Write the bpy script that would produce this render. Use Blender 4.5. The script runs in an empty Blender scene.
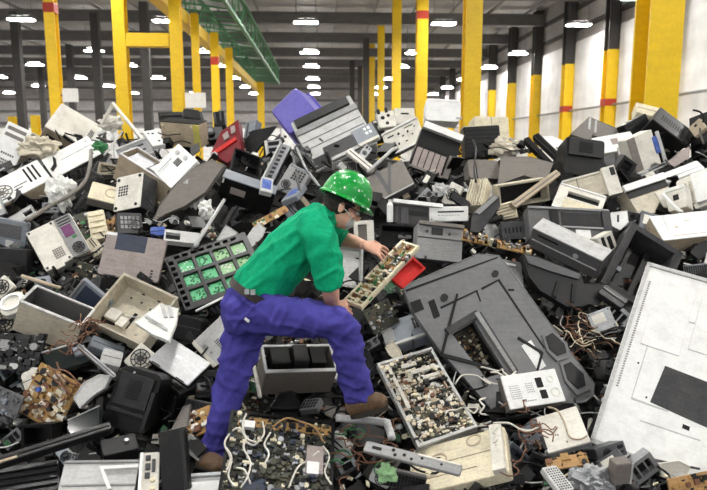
import bpy, bmesh, math, random
from mathutils import Vector, Matrix, Euler, noise
from mathutils.geometry import tessellate_polygon

rnd = random.Random(7)
SC = bpy.context.scene
COL = SC.collection

# ------------------------------------------------------------------ camera
F_PX = 640.0
CAM_Z = 2.2
cam_d = bpy.data.cameras.new('camera')
cam_d.sensor_width = 36.0
cam_d.lens = 36.0 * F_PX / 707.0
cam_d.clip_end = 300
cam_d.dof.use_dof = True
cam_d.dof.focus_distance = 4.2
cam_d.dof.aperture_fstop = 3.2
cam = bpy.data.objects.new('camera', cam_d)
COL.objects.link(cam)
cam.location = (0, 0, CAM_Z)
cam.rotation_euler = Euler((math.radians(90 - 8.62), 0, math.radians(-2.85)))
SC.camera = cam
CM = cam.rotation_euler.to_matrix()
CR, CU, CT = CM.col[0].copy(), CM.col[1].copy(), CM.col[2].copy()
CAM = Vector((0, 0, CAM_Z))

# ------------------------------------------------------------------ world, exposure
world = bpy.data.worlds.new('world')
SC.world = world
world.use_nodes = True
bg = world.node_tree.nodes['Background']
bg.inputs[0].default_value = (0.93, 0.96, 1.0, 1)
bg.inputs[1].default_value = 0.62          # soft front fill, let in by leaving the unseen hall end open
LAMP_STRENGTH = 120.0
SC.view_settings.view_transform = 'Standard'
SC.view_settings.look = 'None'
SC.view_settings.gamma = 1.0
SC.view_settings.use_curve_mapping = False
SC.view_settings.exposure = 0.36
SC.cycles.use_denoising = True
SC.cycles.max_bounces = 6
SC.cycles.diffuse_bounces = 4

# ------------------------------------------------------------------ materials
def lin(c):
    return tuple((x / 255 / 12.92) if x / 255 <= .04045 else ((x / 255 + .055) / 1.055) ** 2.4 for x in c)

MATS = {}
def mat(name, rgb, rough=.5, metal=0.0, dirt=.35, dscale=9.0, bump=.05, dirt_rgb=(92, 82, 66), spec=.4, speckle=.16):
    """plastic / metal / paint with irregular grime and fine relief"""
    m = bpy.data.materials.new(name)
    m.use_nodes = True
    nt = m.node_tree
    b = nt.nodes['Principled BSDF']
    b.inputs['Roughness'].default_value = rough
    b.inputs['Metallic'].default_value = metal
    b.inputs['Specular IOR Level'].default_value = spec
    tc = nt.nodes.new('ShaderNodeTexCoord')
    info = nt.nodes.new('ShaderNodeObjectInfo')
    add = nt.nodes.new('ShaderNodeVectorMath'); add.operation = 'ADD'
    mul = nt.nodes.new('ShaderNodeVectorMath'); mul.operation = 'SCALE'
    mul.inputs['Scale'].default_value = 17.0
    nt.links.new(info.outputs['Location'], mul.inputs[0])
    nt.links.new(tc.outputs['Object'], add.inputs[0])
    nt.links.new(mul.outputs[0], add.inputs[1])
    n = nt.nodes.new('ShaderNodeTexNoise')
    n.inputs['Scale'].default_value = dscale
    n.inputs['Detail'].default_value = 7
    n.inputs['Roughness'].default_value = .68
    nt.links.new(add.outputs[0], n.inputs['Vector'])
    r = nt.nodes.new('ShaderNodeValToRGB')
    r.color_ramp.elements[0].position = .46; r.color_ramp.elements[0].color = (0, 0, 0, 1)
    r.color_ramp.elements[1].position = .74; r.color_ramp.elements[1].color = (dirt, dirt, dirt, 1)
    nt.links.new(n.outputs['Fac'], r.inputs[0])
    mx = nt.nodes.new('ShaderNodeMix'); mx.data_type = 'RGBA'
    mx.inputs[6].default_value = (*lin(rgb), 1)
    mx.inputs[7].default_value = (*lin(dirt_rgb), 1)
    nt.links.new(r.outputs[0], mx.inputs[0])
    # fine speckle and rubbed streaks of the surface itself
    n3 = nt.nodes.new('ShaderNodeTexNoise'); n3.inputs['Scale'].default_value = dscale * 9; n3.inputs['Detail'].default_value = 3
    nt.links.new(add.outputs[0], n3.inputs['Vector'])
    st = nt.nodes.new('ShaderNodeVectorMath'); st.operation = 'MULTIPLY'; st.inputs[1].default_value = (1.0, 9.0, 3.0)
    nt.links.new(add.outputs[0], st.inputs[0])
    n4 = nt.nodes.new('ShaderNodeTexNoise'); n4.inputs['Scale'].default_value = dscale * 1.4; n4.inputs['Detail'].default_value = 4
    nt.links.new(st.outputs[0], n4.inputs['Vector'])
    sm = nt.nodes.new('ShaderNodeMath'); sm.operation = 'ADD'
    nt.links.new(n3.outputs['Fac'], sm.inputs[0]); nt.links.new(n4.outputs['Fac'], sm.inputs[1])
    mr = nt.nodes.new('ShaderNodeMapRange'); mr.inputs[1].default_value = .75; mr.inputs[2].default_value = 1.25
    mr.inputs[3].default_value = 1.0 - speckle; mr.inputs[4].default_value = 1.0 + speckle * .6
    nt.links.new(sm.outputs[0], mr.inputs[0])
    ml = nt.nodes.new('ShaderNodeVectorMath'); ml.operation = 'SCALE'
    nt.links.new(mx.outputs[2], ml.inputs[0]); nt.links.new(mr.outputs[0], ml.inputs['Scale'])
    nt.links.new(ml.outputs[0], b.inputs['Base Color'])
    if bump:
        n2 = nt.nodes.new('ShaderNodeTexNoise')
        n2.inputs['Scale'].default_value = dscale * 2.3
        n2.inputs['Detail'].default_value = 5
        nt.links.new(add.outputs[0], n2.inputs['Vector'])
        bp = nt.nodes.new('ShaderNodeBump')
        bp.inputs['Strength'].default_value = bump * 3
        bp.inputs['Distance'].default_value = .01
        nt.links.new(n2.outputs['Fac'], bp.inputs['Height'])
        nt.links.new(bp.outputs[0], b.inputs['Normal'])
    MATS[name] = m
    return m

def emit(name, rgb, s):
    m = bpy.data.materials.new(name); m.use_nodes = True
    nt = m.node_tree
    b = nt.nodes['Principled BSDF']
    b.inputs['Base Color'].default_value = (.8, .8, .8, 1)
    b.inputs['Emission Color'].default_value = (*rgb, 1)
    b.inputs['Emission Strength'].default_value = s
    MATS[name] = m

mat('white', (236, 236, 233), .38, dirt=.2, speckle=.06)
mat('offwhite', (224, 220, 209), .5, dirt=.35, speckle=.1)
mat('beige', (205, 196, 176), .55, dirt=.4)
mat('cream', (226, 216, 188), .6, dirt=.35)
mat('tan', (186, 170, 146), .6, dirt=.4)
mat('lightgrey', (192, 192, 190), .48, dirt=.3)
mat('grey', (146, 146, 146), .45, dirt=.3)
mat('warmgrey', (122, 116, 110), .5, dirt=.3)
mat('bluegrey', (128, 134, 142), .42, dirt=.25)
mat('midgrey', (92, 92, 94), .42, dirt=.35, speckle=.2)
mat('tv_grey', (118, 118, 119), .36, dirt=.3, dscale=4, dirt_rgb=(70, 70, 72), speckle=.12)
mat('darkgrey', (54, 54, 57), .42, dirt=.3, dirt_rgb=(104, 98, 88), speckle=.25)
mat('charcoal', (32, 32, 34), .4, dirt=.2, dirt_rgb=(84, 78, 70), speckle=.3, spec=.35)
mat('black', (15, 15, 16), .4, dirt=.16, dirt_rgb=(76, 70, 62), speckle=.35, spec=.3)
mat('hole', (7, 7, 8), .7, dirt=0, bump=0)  # near-black laid on surfaces in place of the shade inside openings
mat('steel', (190, 192, 195), .34, .85, dirt=.3)
mat('galv', (168, 170, 172), .42, .6, dirt=.3)
mat('darksteel', (92, 94, 98), .4, .7, dirt=.35)
mat('alu', (196, 196, 197), .4, .15, dirt=.2)
mat('pcb_tan', (176, 138, 84), .6, dirt=.35, dscale=22)
mat('pcb_green', (38, 92, 58), .5, dirt=.3, dscale=25)
mat('pcb_dark', (64, 66, 56), .55, dirt=.45, dscale=25, dirt_rgb=(120, 105, 75))
mat('green_bright', (84, 190, 128), .5, dirt=.5, dscale=60, dirt_rgb=(205, 225, 205))
mat('green_pale', (150, 196, 140), .5, dirt=.5, dscale=60, dirt_rgb=(215, 225, 205))
mat('green_scrap', (52, 122, 72), .5)
mat('red', (206, 44, 40), .4, dirt=.15)
mat('maroon', (118, 26, 36), .4, dirt=.25)
mat('purple', (96, 88, 176), .42, dirt=.18, dirt_rgb=(140, 130, 190))
mat('violet', (112, 60, 104), .5)
mat('blue', (64, 92, 170), .45, dirt=.3, dirt_rgb=(190, 200, 220))
mat('navy', (52, 60, 78), .4, dirt=.2)
mat('yellowed', (200, 190, 96), .55, dirt=.3)
mat('pinkgrey', (158, 146, 142), .5, dirt=.35)
mat('orange_board', (186, 146, 98), .6, dirt=.35, dscale=18)
mat('copper', (124, 84, 62), .5, .2, dirt=.5, dscale=20)
mat('paper', (236, 236, 230), .8, dirt=.2, bump=.15)
mat('glass_dark', (34, 40, 40), .1, dirt=.15, bump=0)
mat('yellow_paint', (236, 196, 28), .45, dirt=.25, dscale=2.5, dirt_rgb=(190, 150, 34), speckle=.08)
mat('red_paint', (176, 52, 30), .5, dirt=.2)
mat('girder_green', (62, 118, 78), .5, dirt=.3, dscale=3)
mat('dark_paint', (58, 56, 56), .6, dirt=.2, dscale=2)
mat('roof_grey', (176, 174, 172), .6, dirt=.4, dscale=.8, dirt_rgb=(120, 118, 118))
mat('beam_grey', (104, 102, 102), .6, dirt=.3, dscale=2, dirt_rgb=(54, 52, 52))
mat('joist', (150, 148, 146), .5, dirt=.3, dscale=2)
mat('wall_white', (240, 239, 238), .6, dirt=.22, dscale=.7, dirt_rgb=(170, 166, 162))
mat('wall_upper', (156, 152, 150), .65, dirt=.3, dscale=.6, dirt_rgb=(84, 80, 80))
mat('concrete', (128, 124, 118), .7, dirt=.5, dscale=1.4)
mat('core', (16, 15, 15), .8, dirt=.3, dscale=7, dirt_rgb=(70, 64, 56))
mat('skin', (224, 172, 148), .5, dirt=.2, dscale=30, bump=.02, dirt_rgb=(176, 112, 92))
mat('hair', (48, 40, 36), .7, dirt=.4, dscale=80, bump=.4, dirt_rgb=(110, 100, 92))
mat('maskgrey', (186, 186, 184), .8, dirt=.3, dscale=60, bump=.2)
mat('boot', (92, 70, 50), .65, dirt=.5, dscale=30, bump=.15, dirt_rgb=(130, 108, 84))
mat('sole', (40, 34, 30), .8)
mat('leather', (44, 34, 30), .5)

def cloth(name, rgb, rgb2, scale, wr):
    m = mat(name, rgb, .85, dirt=.4, dscale=7, bump=0, dirt_rgb=rgb2, spec=.2)
    nt = m.node_tree
    tc = nt.nodes.new('ShaderNodeTexCoord')
    n = nt.nodes.new('ShaderNodeTexNoise'); n.inputs['Scale'].default_value = scale; n.inputs['Detail'].default_value = 3
    nt.links.new(tc.outputs['Object'], n.inputs['Vector'])
    bp = nt.nodes.new('ShaderNodeBump'); bp.inputs['Strength'].default_value = wr; bp.inputs['Distance'].default_value = .012
    nt.links.new(n.outputs['Fac'], bp.inputs['Height'])
    nt.links.new(bp.outputs[0], nt.nodes['Principled BSDF'].inputs['Normal'])
cloth('shirt', (8, 164, 116), (8, 140, 100), 16, .35)
cloth('denim', (72, 68, 150), (58, 55, 126), 18, .3)

# helmet: green shell with chipped white flecks
m = mat('helmet', (10, 152, 58), .28, dirt=.15, dirt_rgb=(8, 110, 44))
nt = m.node_tree; bs = nt.nodes['Principled BSDF']
src = bs.inputs['Base Color'].links[0].from_socket
tc = nt.nodes.new('ShaderNodeTexCoord')
n = nt.nodes.new('ShaderNodeTexNoise'); n.inputs['Scale'].default_value = 34; n.inputs['Detail'].default_value = 5
nt.links.new(tc.outputs['Object'], n.inputs['Vector'])
r = nt.nodes.new('ShaderNodeValToRGB')
r.color_ramp.elements[0].position = .615; r.color_ramp.elements[1].position = .64
nt.links.new(n.outputs['Fac'], r.inputs[0])
mx = nt.nodes.new('ShaderNodeMix'); mx.data_type = 'RGBA'
nt.links.new(r.outputs[0], mx.inputs[0]); nt.links.new(src, mx.inputs[6])
mx.inputs[7].default_value = (.8, .86, .8, 1)
nt.links.new(mx.outputs[2], bs.inputs['Base Color'])
emit('lamp_glow', (1.0, .985, .95), LAMP_STRENGTH)
emit('ceiling_fill_glow', (1.0, .985, .95), 26.0)  # added glow, there only to brighten the roof above the lamps

# ------------------------------------------------------------------ mesh kit
class MB:
    def __init__(s):
        s.v, s.f = [], []
    def add(s, vs, fs):
        o = len(s.v)
        s.v += [tuple(x) for x in vs]
        s.f += [tuple(i + o for i in f) for f in fs]
        return s
    def box(s, x0, x1, y0, y1, z0, z1, M=None):
        vs = [Vector((x, y, z)) for z in (z0, z1) for y in (y0, y1) for x in (x0, x1)]
        if M: vs = [M @ v for v in vs]
        return s.add(vs, [(0, 2, 3, 1), (4, 5, 7, 6), (0, 1, 5, 4), (2, 6, 7, 3), (0, 4, 6, 2), (1, 3, 7, 5)])
    def rprism(s, W, H, z0, z1, r=.01, bev=.004, cx=0, cy=0, n=3, inset=None):
        """rounded-rectangle slab with bevelled front and back edges; inset = scale of the front outline"""
        r = max(.0005, min(r, W * .49, H * .49)); bev = min(bev, r * .8, abs(z1 - z0) * .4)
        def ring(d, z, k=1.0):
            out = []
            w, h, rr = W / 2 - d, H / 2 - d, max(r - d, .0003)
            for q, (sx, sy) in enumerate(((1, 1), (-1, 1), (-1, -1), (1, -1))):
                for i in range(n + 1):
                    a = math.pi / 2 * (q + i / n)
                    out.append(((sx * (w - rr) + math.cos(a) * rr) * k + cx, (sy * (h - rr) + math.sin(a) * rr) * k + cy, z))
            return out
        k = inset or 1.0
        rings = [ring(bev, z0), ring(0, z0 + bev), ring(0, z1 - bev, k), ring(bev, z1, k)]
        m_ = len(rings[0]); vs = sum(rings, []); fs = []
        for a in range(3):
            for i in range(m_):
                j = (i + 1) % m_
                fs.append((a * m_ + i, a * m_ + j, (a + 1) * m_ + j, (a + 1) * m_ + i))
        fs.append(tuple(range(m_))[::-1]); fs.append(tuple(3 * m_ + i for i in range(m_)))
        return s.add(vs, fs)
    def cyl(s, c, r, z0, z1, n=16, r1=None):
        r1 = r if r1 is None else r1
        vs = [(c[0] + math.cos(2 * math.pi * i / n) * q, c[1] + math.sin(2 * math.pi * i / n) * q, z) for z, q in ((z0, r), (z1, r1)) for i in range(n)]
        fs = [(i, (i + 1) % n, n + (i + 1) % n, n + i) for i in range(n)]
        return s.add(vs, fs + [tuple(range(n))[::-1], tuple(range(n, 2 * n))])
    def ring(s, c, r0, r1, z0, z1, n=20):
        vs = []
        for z, r in ((z0, r0), (z0, r1), (z1, r1), (z1, r0)):
            vs += [(c[0] + math.cos(2 * math.pi * i / n) * r, c[1] + math.sin(2 * math.pi * i / n) * r, z) for i in range(n)]
        fs = []
        for a in range(4):
            b = (a + 1) % 4
            for i in range(n):
                j = (i + 1) % n
                fs.append((a * n + i, a * n + j, b * n + j, b * n + i))
        return s.add(vs, fs)
    def prism(s, poly, z0, z1, holes=()):
        loops = [list(poly)] + [list(h) for h in holes]
        area = lambda P: sum(P[i][0] * P[(i + 1) % len(P)][1] - P[(i + 1) % len(P)][0] * P[i][1] for i in range(len(P)))
        if area(loops[0]) < 0: loops[0].reverse()
        for h in loops[1:]:
            if area(h) > 0: h.reverse()
        pts = sum(loops, []); N = len(pts)
        tris = tessellate_polygon([[Vector((p[0], p[1], 0)) for p in L] for L in loops])
        vs = [(p[0], p[1], z0) for p in pts] + [(p[0], p[1], z1) for p in pts]
        fs = []
        for t in tris:
            a, b, c = t
            A = (pts[b][0] - pts[a][0]) * (pts[c][1] - pts[a][1]) - (pts[c][0] - pts[a][0]) * (pts[b][1] - pts[a][1])
            if A < 0: a, c = c, a
            fs.append((N + a, N + b, N + c)); fs.append((c, b, a))
        o = 0
        for L in loops:
            n_ = len(L)
            for i in range(n_):
                j = (i + 1) % n_
                fs.append((o + i, o + j, N + o + j, N + o + i))
            o += n_
        return s.add(vs, fs)
    def tube(s, pts, r, n=6):
        pts = [Vector(p) for p in pts]
        rings = []; prev = None
        for i, p in enumerate(pts):
            t = (pts[min(i + 1, len(pts) - 1)] - pts[max(i - 1, 0)]).normalized()
            a = prev if prev else (Vector((0, 0, 1)) if abs(t.z) < .9 else Vector((1, 0, 0)))
            a = (a - t * a.dot(t)).normalized(); prev = a
            b = t.cross(a)
            rr = r[i] if isinstance(r, (list, tuple)) else r
            rings.append([p + (a * math.cos(2 * math.pi * k / n) + b * math.sin(2 * math.pi * k / n)) * rr for k in range(n)])
        vs = sum(rings, []); fs = []
        for i in range(len(rings) - 1):
            for k in range(n):
                l = (k + 1) % n
                fs.append((i * n + k, i * n + l, (i + 1) * n + l, (i + 1) * n + k))
        fs.append(tuple(range(n))[::-1]); fs.append(tuple((len(rings) - 1) * n + k for k in range(n)))
        return s.add(vs, fs)
    def mesh(s, name, m, smooth=False):
        me = bpy.data.meshes.new(name)
        me.from_pydata(s.v, [], s.f)
        me.materials.append(MATS[m] if isinstance(m, str) else m)
        if smooth:
            me.polygons.foreach_set('use_smooth', [True] * len(me.polygons))
        return me
    def obj(s, name, m, parent=None, smooth=False, kind=None):
        o = bpy.data.objects.new(name, s.mesh(name, m, smooth))
        COL.objects.link(o)
        if parent: o.parent = parent
        if kind: o['kind'] = kind
        return o

def catmull(pts, k=6):
    P = [Vector(p) for p in pts]; out = []
    for i in range(len(P) - 1):
        a, b, c, d = P[max(i - 1, 0)], P[i], P[i + 1], P[min(i + 2, len(P) - 1)]
        for j in range(k):
            t = j / k
            out.append(.5 * ((2 * b) + (c - a) * t + (2 * a - 5 * b + 4 * c - d) * t * t + (3 * b - a - 3 * c + d) * t ** 3))
    return out + [P[-1]]

def tag(o, label, cat, group=None, kind=None):
    o['label'] = label; o['category'] = cat
    if group: o['group'] = group
    if kind: o['kind'] = kind
    return o
def empty(name, loc, rot=None):
    o = bpy.data.objects.new(name, None); COL.objects.link(o)
    o.empty_display_size = .1
    if rot is not None:
        o.matrix_world = Matrix.Translation(loc) @ rot.to_4x4()
    else:
        o.location = loc
    return o
def struct(o):
    o['kind'] = 'structure'; return o

# ------------------------------------------------------------------ the hall
fl = struct(MB().box(-46, 16, -14, 82, -.2, 0).obj('floor', 'concrete'))
ce = struct(MB().box(-46, 16, -14, 82, 11.2, 11.4).obj('ceiling', 'roof_grey'))
rib = MB().box(-.04, .04, -48, 48, -.16, 0).mesh('joist', 'joist')
for i in range(24):                                             # joists along the hall
    o = bpy.data.objects.new('joist', rib); COL.objects.link(o); o.parent = ce; o.location = (-44 + 2.5 * i, 34, 11.0)
pm = MB().box(-46, 16, -.09, .09, -.35, .35); pm.box(-46, 16, -.24, .24, .31, .36); pm.box(-46, 16, -.24, .24, -.36, -.31)
pm = pm.mesh('roof_beam', 'beam_grey')
for i in range(11):                                             # beams across the hall
    o = bpy.data.objects.new('roof_beam', pm); COL.objects.link(o); o.parent = ce; o.location = (0, 6 + 7.4 * i, 10.45)
WX = 14.6
wr = struct(MB().box(WX + .12, WX + .5, -14, 82, 0, 11.2).obj('wall_right', 'wall_upper'))
seg = [WX * F_PX * (.003436 + .0006 * k) / 1.0 for k in range(-6, 9)]
seg = [d for d in seg]
for i in range(len(seg) - 1):
    MB().rprism(1, 1, 0, .1, .02, .01).obj('wall_panel', 'wall_white', wr)
    o = wr.children[-1]
    y0, y1 = seg[i] + .36, seg[i + 1] - .36
    o.matrix_local = Matrix.Translation((WX + .12, (y0 + y1) / 2, 4.1)) @ Matrix(((0, 0, -1), (-1, 0, 0), (0, 1, 0))).to_4x4() @ Matrix.Diagonal((abs(y1 - y0), 8.2, 1, 1))
for z in (8.9, 10.1):
    MB().box(WX - .02, WX + .12, -14, 82, z - .12, z + .12).obj('girt', 'dark_paint', wr)
MB().tube([(WX - .1, y, 4.35) for y in (-14, 20, 50, 82)], .06, 8).obj('conduit', 'galv', wr)
wb = struct(MB().box(-46, 16, 81, 81.4, 0, 11.2).obj('wall_back', 'wall_upper'))
for i in range(15):
    MB().box(-46 + 4.1 * i + .06, -46 + 4.1 * (i + 1) - .06, 80.9, 81, 0, 4.6).obj('wall_panel', 'wall_white', wb)
for z in (5.2, 6.6, 8.0, 9.4):
    MB().box(-46, 14, 80.75, 81, z - .14, z + .14).obj('girt', 'beam_grey', wb)
wl = struct(MB().box(-46.4, -46, -14, 82, 0, 11.2).obj('wall_left', 'wall_upper'))

def column(x, y, w, top, label, band=None, dark_from=None, group='yellow steel columns of the hall'):
    """steel H-section column with base plate, painted yellow"""
    e = empty('steel_column', (x, y, 0))
    tag(e, label, 'column', group)
    h = dark_from or top
    t = w * .09
    def sec(z0, z1, m, nm):
        b = MB().box(-w / 2, w / 2, -w / 2, -w / 2 + t, z0, z1).box(-w / 2, w / 2, w / 2 - t, w / 2, z0, z1).box(-t / 2, t / 2, -w / 2 + t, w / 2 - t, z0, z1)
        return b.obj(nm, m, e)
    sec(0.02, h, 'yellow_paint', 'shaft')
    if dark_from: sec(dark_from, top, 'dark_paint', 'upper_shaft')
    MB().box(-w * .75, w * .75, -w * .75, w * .75, 0, .03).obj('base_plate', 'darksteel', e)
    if band:
        g = .012
        MB().box(-w / 2 - g, w / 2 + g, -w / 2 - g, w / 2 + g, band - .17, band + .17).obj('red_band', 'red_paint', e)
    return e
XC = 4.45
def at_x(px, d):                                                 # hall position x of a photo column at distance d
    r = CR * ((px - 353.5) / F_PX) + CU * ((245 - 60) / F_PX) - CT
    return r.x / r.y * d
for i, (d, px) in enumerate(((8.9, 656), (19.2, 471.5), (28.9, 421.5), (37.6, 396.5), (48.5, 381), (58, 372), (68, 364))):
    column(at_x(px, d), d, 0.46 if i == 0 else .48, 11.2,
           ['broad yellow column close behind the heap at the right', 'tall yellow column behind the white box on the crest',
            'yellow column with a red band, beside the hanging lamp', 'yellow column third in the central row, behind the heap',
            'slim distant yellow column fourth in the central row', 'slim distant yellow column fifth in the central row',
            'farthest slim yellow column of the central row'][i], band=7.9 if i == 2 else None)
for i in range(len(seg)):
    d = seg[i]
    if 22 < d:
        k = i - 6
        nm = {-1: 'yellow wall column hidden mostly behind the broad column', 0: 'yellow and dark wall column with red band, nearest along the white wall',
              1: 'yellow and dark wall column with red band, second along the white wall', 2: 'yellow and dark wall column third along the white wall',
              3: 'yellow and dark wall column fourth along the white wall'}.get(k, 'distant dark-topped wall column far along the white wall')
        column(WX - .22, d, .56, 11.1, nm, band=4.45 if k in (0, 1) else None, dark_from=7.0, group='columns of the white wall')
for (px, d, w, lb, bd) in ((122, 21.2, .38, 'outer yellow leg of the braced crane support pair', None), (177, 21.2, .34, 'inner yellow leg of the braced crane support pair', None),
                      (196, 25.4, .26, 'yellow crane column just right of the braced pair', None), (215, 29.5, .32, 'yellow crane column with a red mark above the white sign', 6.0),
                      (229, 33.8, .34, 'slim yellow crane column right of the white sign', None), (260, 51, .5, 'far yellow column under the end of the green girder', None),
                      (54, 25.2, .38, 'lone yellow column with red band at the left', 7.3), (31, 58, .6, 'short distant yellow post far to the left', None),
                      (8, 60, .6, 'faint distant yellow post at the far left edge', None), (303, 70, .4, 'faint distant yellow column near the middle of the hall', None)):
    x = at_x(px, d)
    column(x, d, w, 5.0 if d in (58, 60) else 7.2 if x > -8 else 11.2, lb, band=bd, group='yellow columns on the left')
cb = MB().box(at_x(122, 21.2) + .2, at_x(177, 21.2) - .2, 21.02, 21.38, 5.35, 5.75).obj('cross_beam', 'yellow_paint')
tag(cb, 'yellow cross beam tying the two crane support legs', 'beam')
for (px, d, lb) in ((18, 40, 'dark steel post left of the lone yellow column'), (97, 40, 'dark steel post between the lone column and the braced pair'), (146, 37, 'dark steel post seen between the braced crane legs'), (70, 52, 'slim dark post just right of the lone yellow column'), (40, 62, 'faint far dark post at the left'), (352, 60, 'dark post left of the distant central columns'), (360, 64, 'faintest dark post beside the distant central columns'), (366, 48, 'dark post nearest the distant central columns')):
    x = at_x(px, d)
    o = MB().box(-.22, .22, -.22, .22, 0, 10.05).box(-.35, .35, -.35, .35, 0, .03).obj('dark_post', 'dark_paint'); o.location = (x, d, 0)
    tag(o, lb, 'post', 'dark posts far back in the hall')

# green crane girder with yellow rail beam
gg = empty('crane_girder', (-4.1, 32, 7.3)); tag(gg, 'green lattice crane girder running back along the left under the roof', 'girder')
for (x, z) in ((-1.05, .0), (.75, .0), (.75, 1.15), (-1.05, 1.15)):
    MB().box(x - .07, x + .07, -21, 21, z - .07, z + .07).obj('chord', 'girder_green', gg)
br = MB().tube([(0, -.58, 0), (0, .58, 1.15)], .035, 4).mesh('brace', 'girder_green')
br2 = MB().tube([(0, .58, 0), (0, -.58, 1.15)], .035, 4).mesh('brace', 'girder_green')
br3 = MB().tube([(-1.05, -.58, 0), (.75, .58, 0)], .035, 4).mesh('brace', 'girder_green')
for i in range(36):
    for x in (.75, -1.05):
        o = bpy.data.objects.new('brace', br if i % 2 else br2); COL.objects.link(o); o.parent = gg; o.location = (x, -20.4 + 1.166 * i, 0)
    o = bpy.data.objects.new('brace', br3); COL.objects.link(o); o.parent = gg; o.location = (0, -20.4 + 1.166 * i, 0)
MB().box(-1.25, -.85, -21, 21, -.55, -.1).obj('rail_beam', 'yellow_paint', gg)

# high-bay lamps
lamp_parts = (MB().rprism(.9, .3, .14, .17, .05, .01).mesh('ceiling_fill_panel', 'ceiling_fill_glow'), MB().rprism(1.3, .62, 0, .14, .05, .02).mesh('housing', 'beam_grey'), MB().rprism(1.16, .5, -.03, .0, .05, .01).mesh('diffuser', 'lamp_glow'),  # the glowing top panel is added to light the ceiling
              MB().tube([(-.5, 0, .14), (-.5, 0, 2.8)], .012, 4).tube([(.5, 0, .14), (.5, 0, 2.8)], .012, 4).mesh('hanger', 'darksteel'))
for k in range(-6, 3):
    for d in (-4, 4, 12, 20, 27.4, 33.4, 43.6, 51, 60, 68, 76.5):
        if (k < -3 and d < 26) or (k == -6 and d < 50): continue
        e = empty('high_bay_lamp', (-.72 + 6.95 * k, d, 8.42))
        e.rotation_euler.z = 0
        tag(e, 'bright white high bay lamp hanging under the dark roof', 'lamp', 'high bay lamps under the roof')
        for me in lamp_parts:
            o = bpy.data.objects.new(me.name, me); COL.objects.link(o); o.parent = e
for (px, d, z, lb, w, h) in ((68, 25.0, 4.15, 'small white notice board beside the lone yellow column', .58, .5), (193, 25.2, 4.0, 'white rectangular notice board hung in front of the crane columns', .85, .56)):
    x = at_x(px, d)
    o = MB().rprism(w, h, -.02, .02, .02, .005).obj('notice_board', 'white')
    o.matrix_world = Matrix.Translation((x, d, z)) @ Matrix.Rotation(math.pi / 2, 4, 'X')
    MB().box(-w / 2 - .066 if px < 100 else -.05, -w / 2 + .05 if px < 100 else .05, -.03, .03, -.068, -.019).obj('bracket', 'darksteel', o)
    tag(o, lb, 'sign')

# ------------------------------------------------------------------ the heap: surface
PROFILE = [(-1, -1.95), (2.0, -1.80), (2.9, -1.60), (3.5, -1.50), (4.2, -1.12), (5.4, -.46), (6.2, -.03), (6.9, .17), (7.3, .1), (8.35, -2.2), (40, -2.2)]
def heap(x, y):
    for (a, za), (b, zb) in zip(PROFILE, PROFILE[1:]):
        if y <= b:
            z = za + (zb - za) * (y - a) / (b - a); break
    side = max(0.0, abs(x + .3) - 5.5)
    return CAM_Z + z - side * .5 + .05 * noise.noise(Vector((x * 1.1, y * 1.1, 3)))
def ray(px, py):
    return CR * ((px - 353.5) / F_PX) + CU * ((245 - py) / F_PX) - CT
def P(px, py, d):
    return CAM + ray(px, py) * d
def hit(px, py):
    r = ray(px, py); t = 1.6
    while t < 7.0:
        q = CAM + r * t
        if q.z < heap(q.x, q.y): return t
        t += .03
    return 6.95

nx, ny = 90, 80
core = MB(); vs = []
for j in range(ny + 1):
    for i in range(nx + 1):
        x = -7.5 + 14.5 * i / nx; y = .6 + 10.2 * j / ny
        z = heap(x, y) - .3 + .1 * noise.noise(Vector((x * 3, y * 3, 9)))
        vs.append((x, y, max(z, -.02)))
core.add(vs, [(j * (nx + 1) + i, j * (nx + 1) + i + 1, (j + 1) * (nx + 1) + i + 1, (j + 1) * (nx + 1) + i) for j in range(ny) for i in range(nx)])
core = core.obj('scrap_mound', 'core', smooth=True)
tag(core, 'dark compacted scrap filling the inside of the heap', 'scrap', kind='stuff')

# ------------------------------------------------------------------ placement on the heap
HINTS = {'f': (0, .35, .94), 'u': (0, .75, .66), 'c': (0, 0, 1), 'd': (0, -.3, .95), 'l': (-.5, .2, .85), 'r': (.5, .2, .85),
         'ul': (-.35, .6, .72), 'ur': (.35, .6, .72), 'dl': (-.25, -.3, .92), 'dr': (.25, -.3, .92)}
PLACED = []
COVER = []                                                       # (face outline in the photo, label)
def view_dir(h):
    h = HINTS.get(h, h)
    return (CR * h[0] + CU * h[1] + CT * h[2]).normalized()
def on_plane(p, c, N):
    r = ray(*p)
    return CAM + r * ((c - CAM).dot(N) / r.dot(N))
def solve_normal(TL, TR, BL, c, hint):
    h = view_dir(hint); best = (9e9, h)
    a = h.orthogonal().normalized(); b = h.cross(a)
    for i in range(10):
        for k in range(1 if i == 0 else 12):
            th = i * .07; ph = 2 * math.pi * k / 12
            N = h * math.cos(th) + (a * math.cos(ph) + b * math.sin(ph)) * math.sin(th)
            if N.dot(CT) < .3: continue
            A, B, D = on_plane(TL, c, N), on_plane(TR, c, N), on_plane(BL, c, N)
            U, V = B - A, D - A
            cs = U.dot(V) / (U.length * V.length)
            cost = cs * cs * 4 + (1 - N.dot(h)) * .5
            if cost < best[0]: best = (cost, N)
    return best[1]
def sat(a, b):
    """penetration depth of two oriented boxes (0 when apart)"""
    ca, Aa, ha = a; cb_, Ab, hb = b
    d = cb_ - ca
    if d.length > ha.length + hb.length: return 0
    best = 9e9
    for ax in list(Aa) + list(Ab) + [x.cross(y) for x in Aa for y in Ab]:
        L = ax.length
        if L < 1e-4: continue
        ax = ax / L
        ov = sum(abs(x.dot(ax)) * h for x, h in zip(Aa, ha)) + sum(abs(x.dot(ax)) * h for x, h in zip(Ab, hb)) - abs(d.dot(ax))
        if ov <= 0: return 0
        best = min(best, ov)
    return best
class Fr: pass
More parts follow.
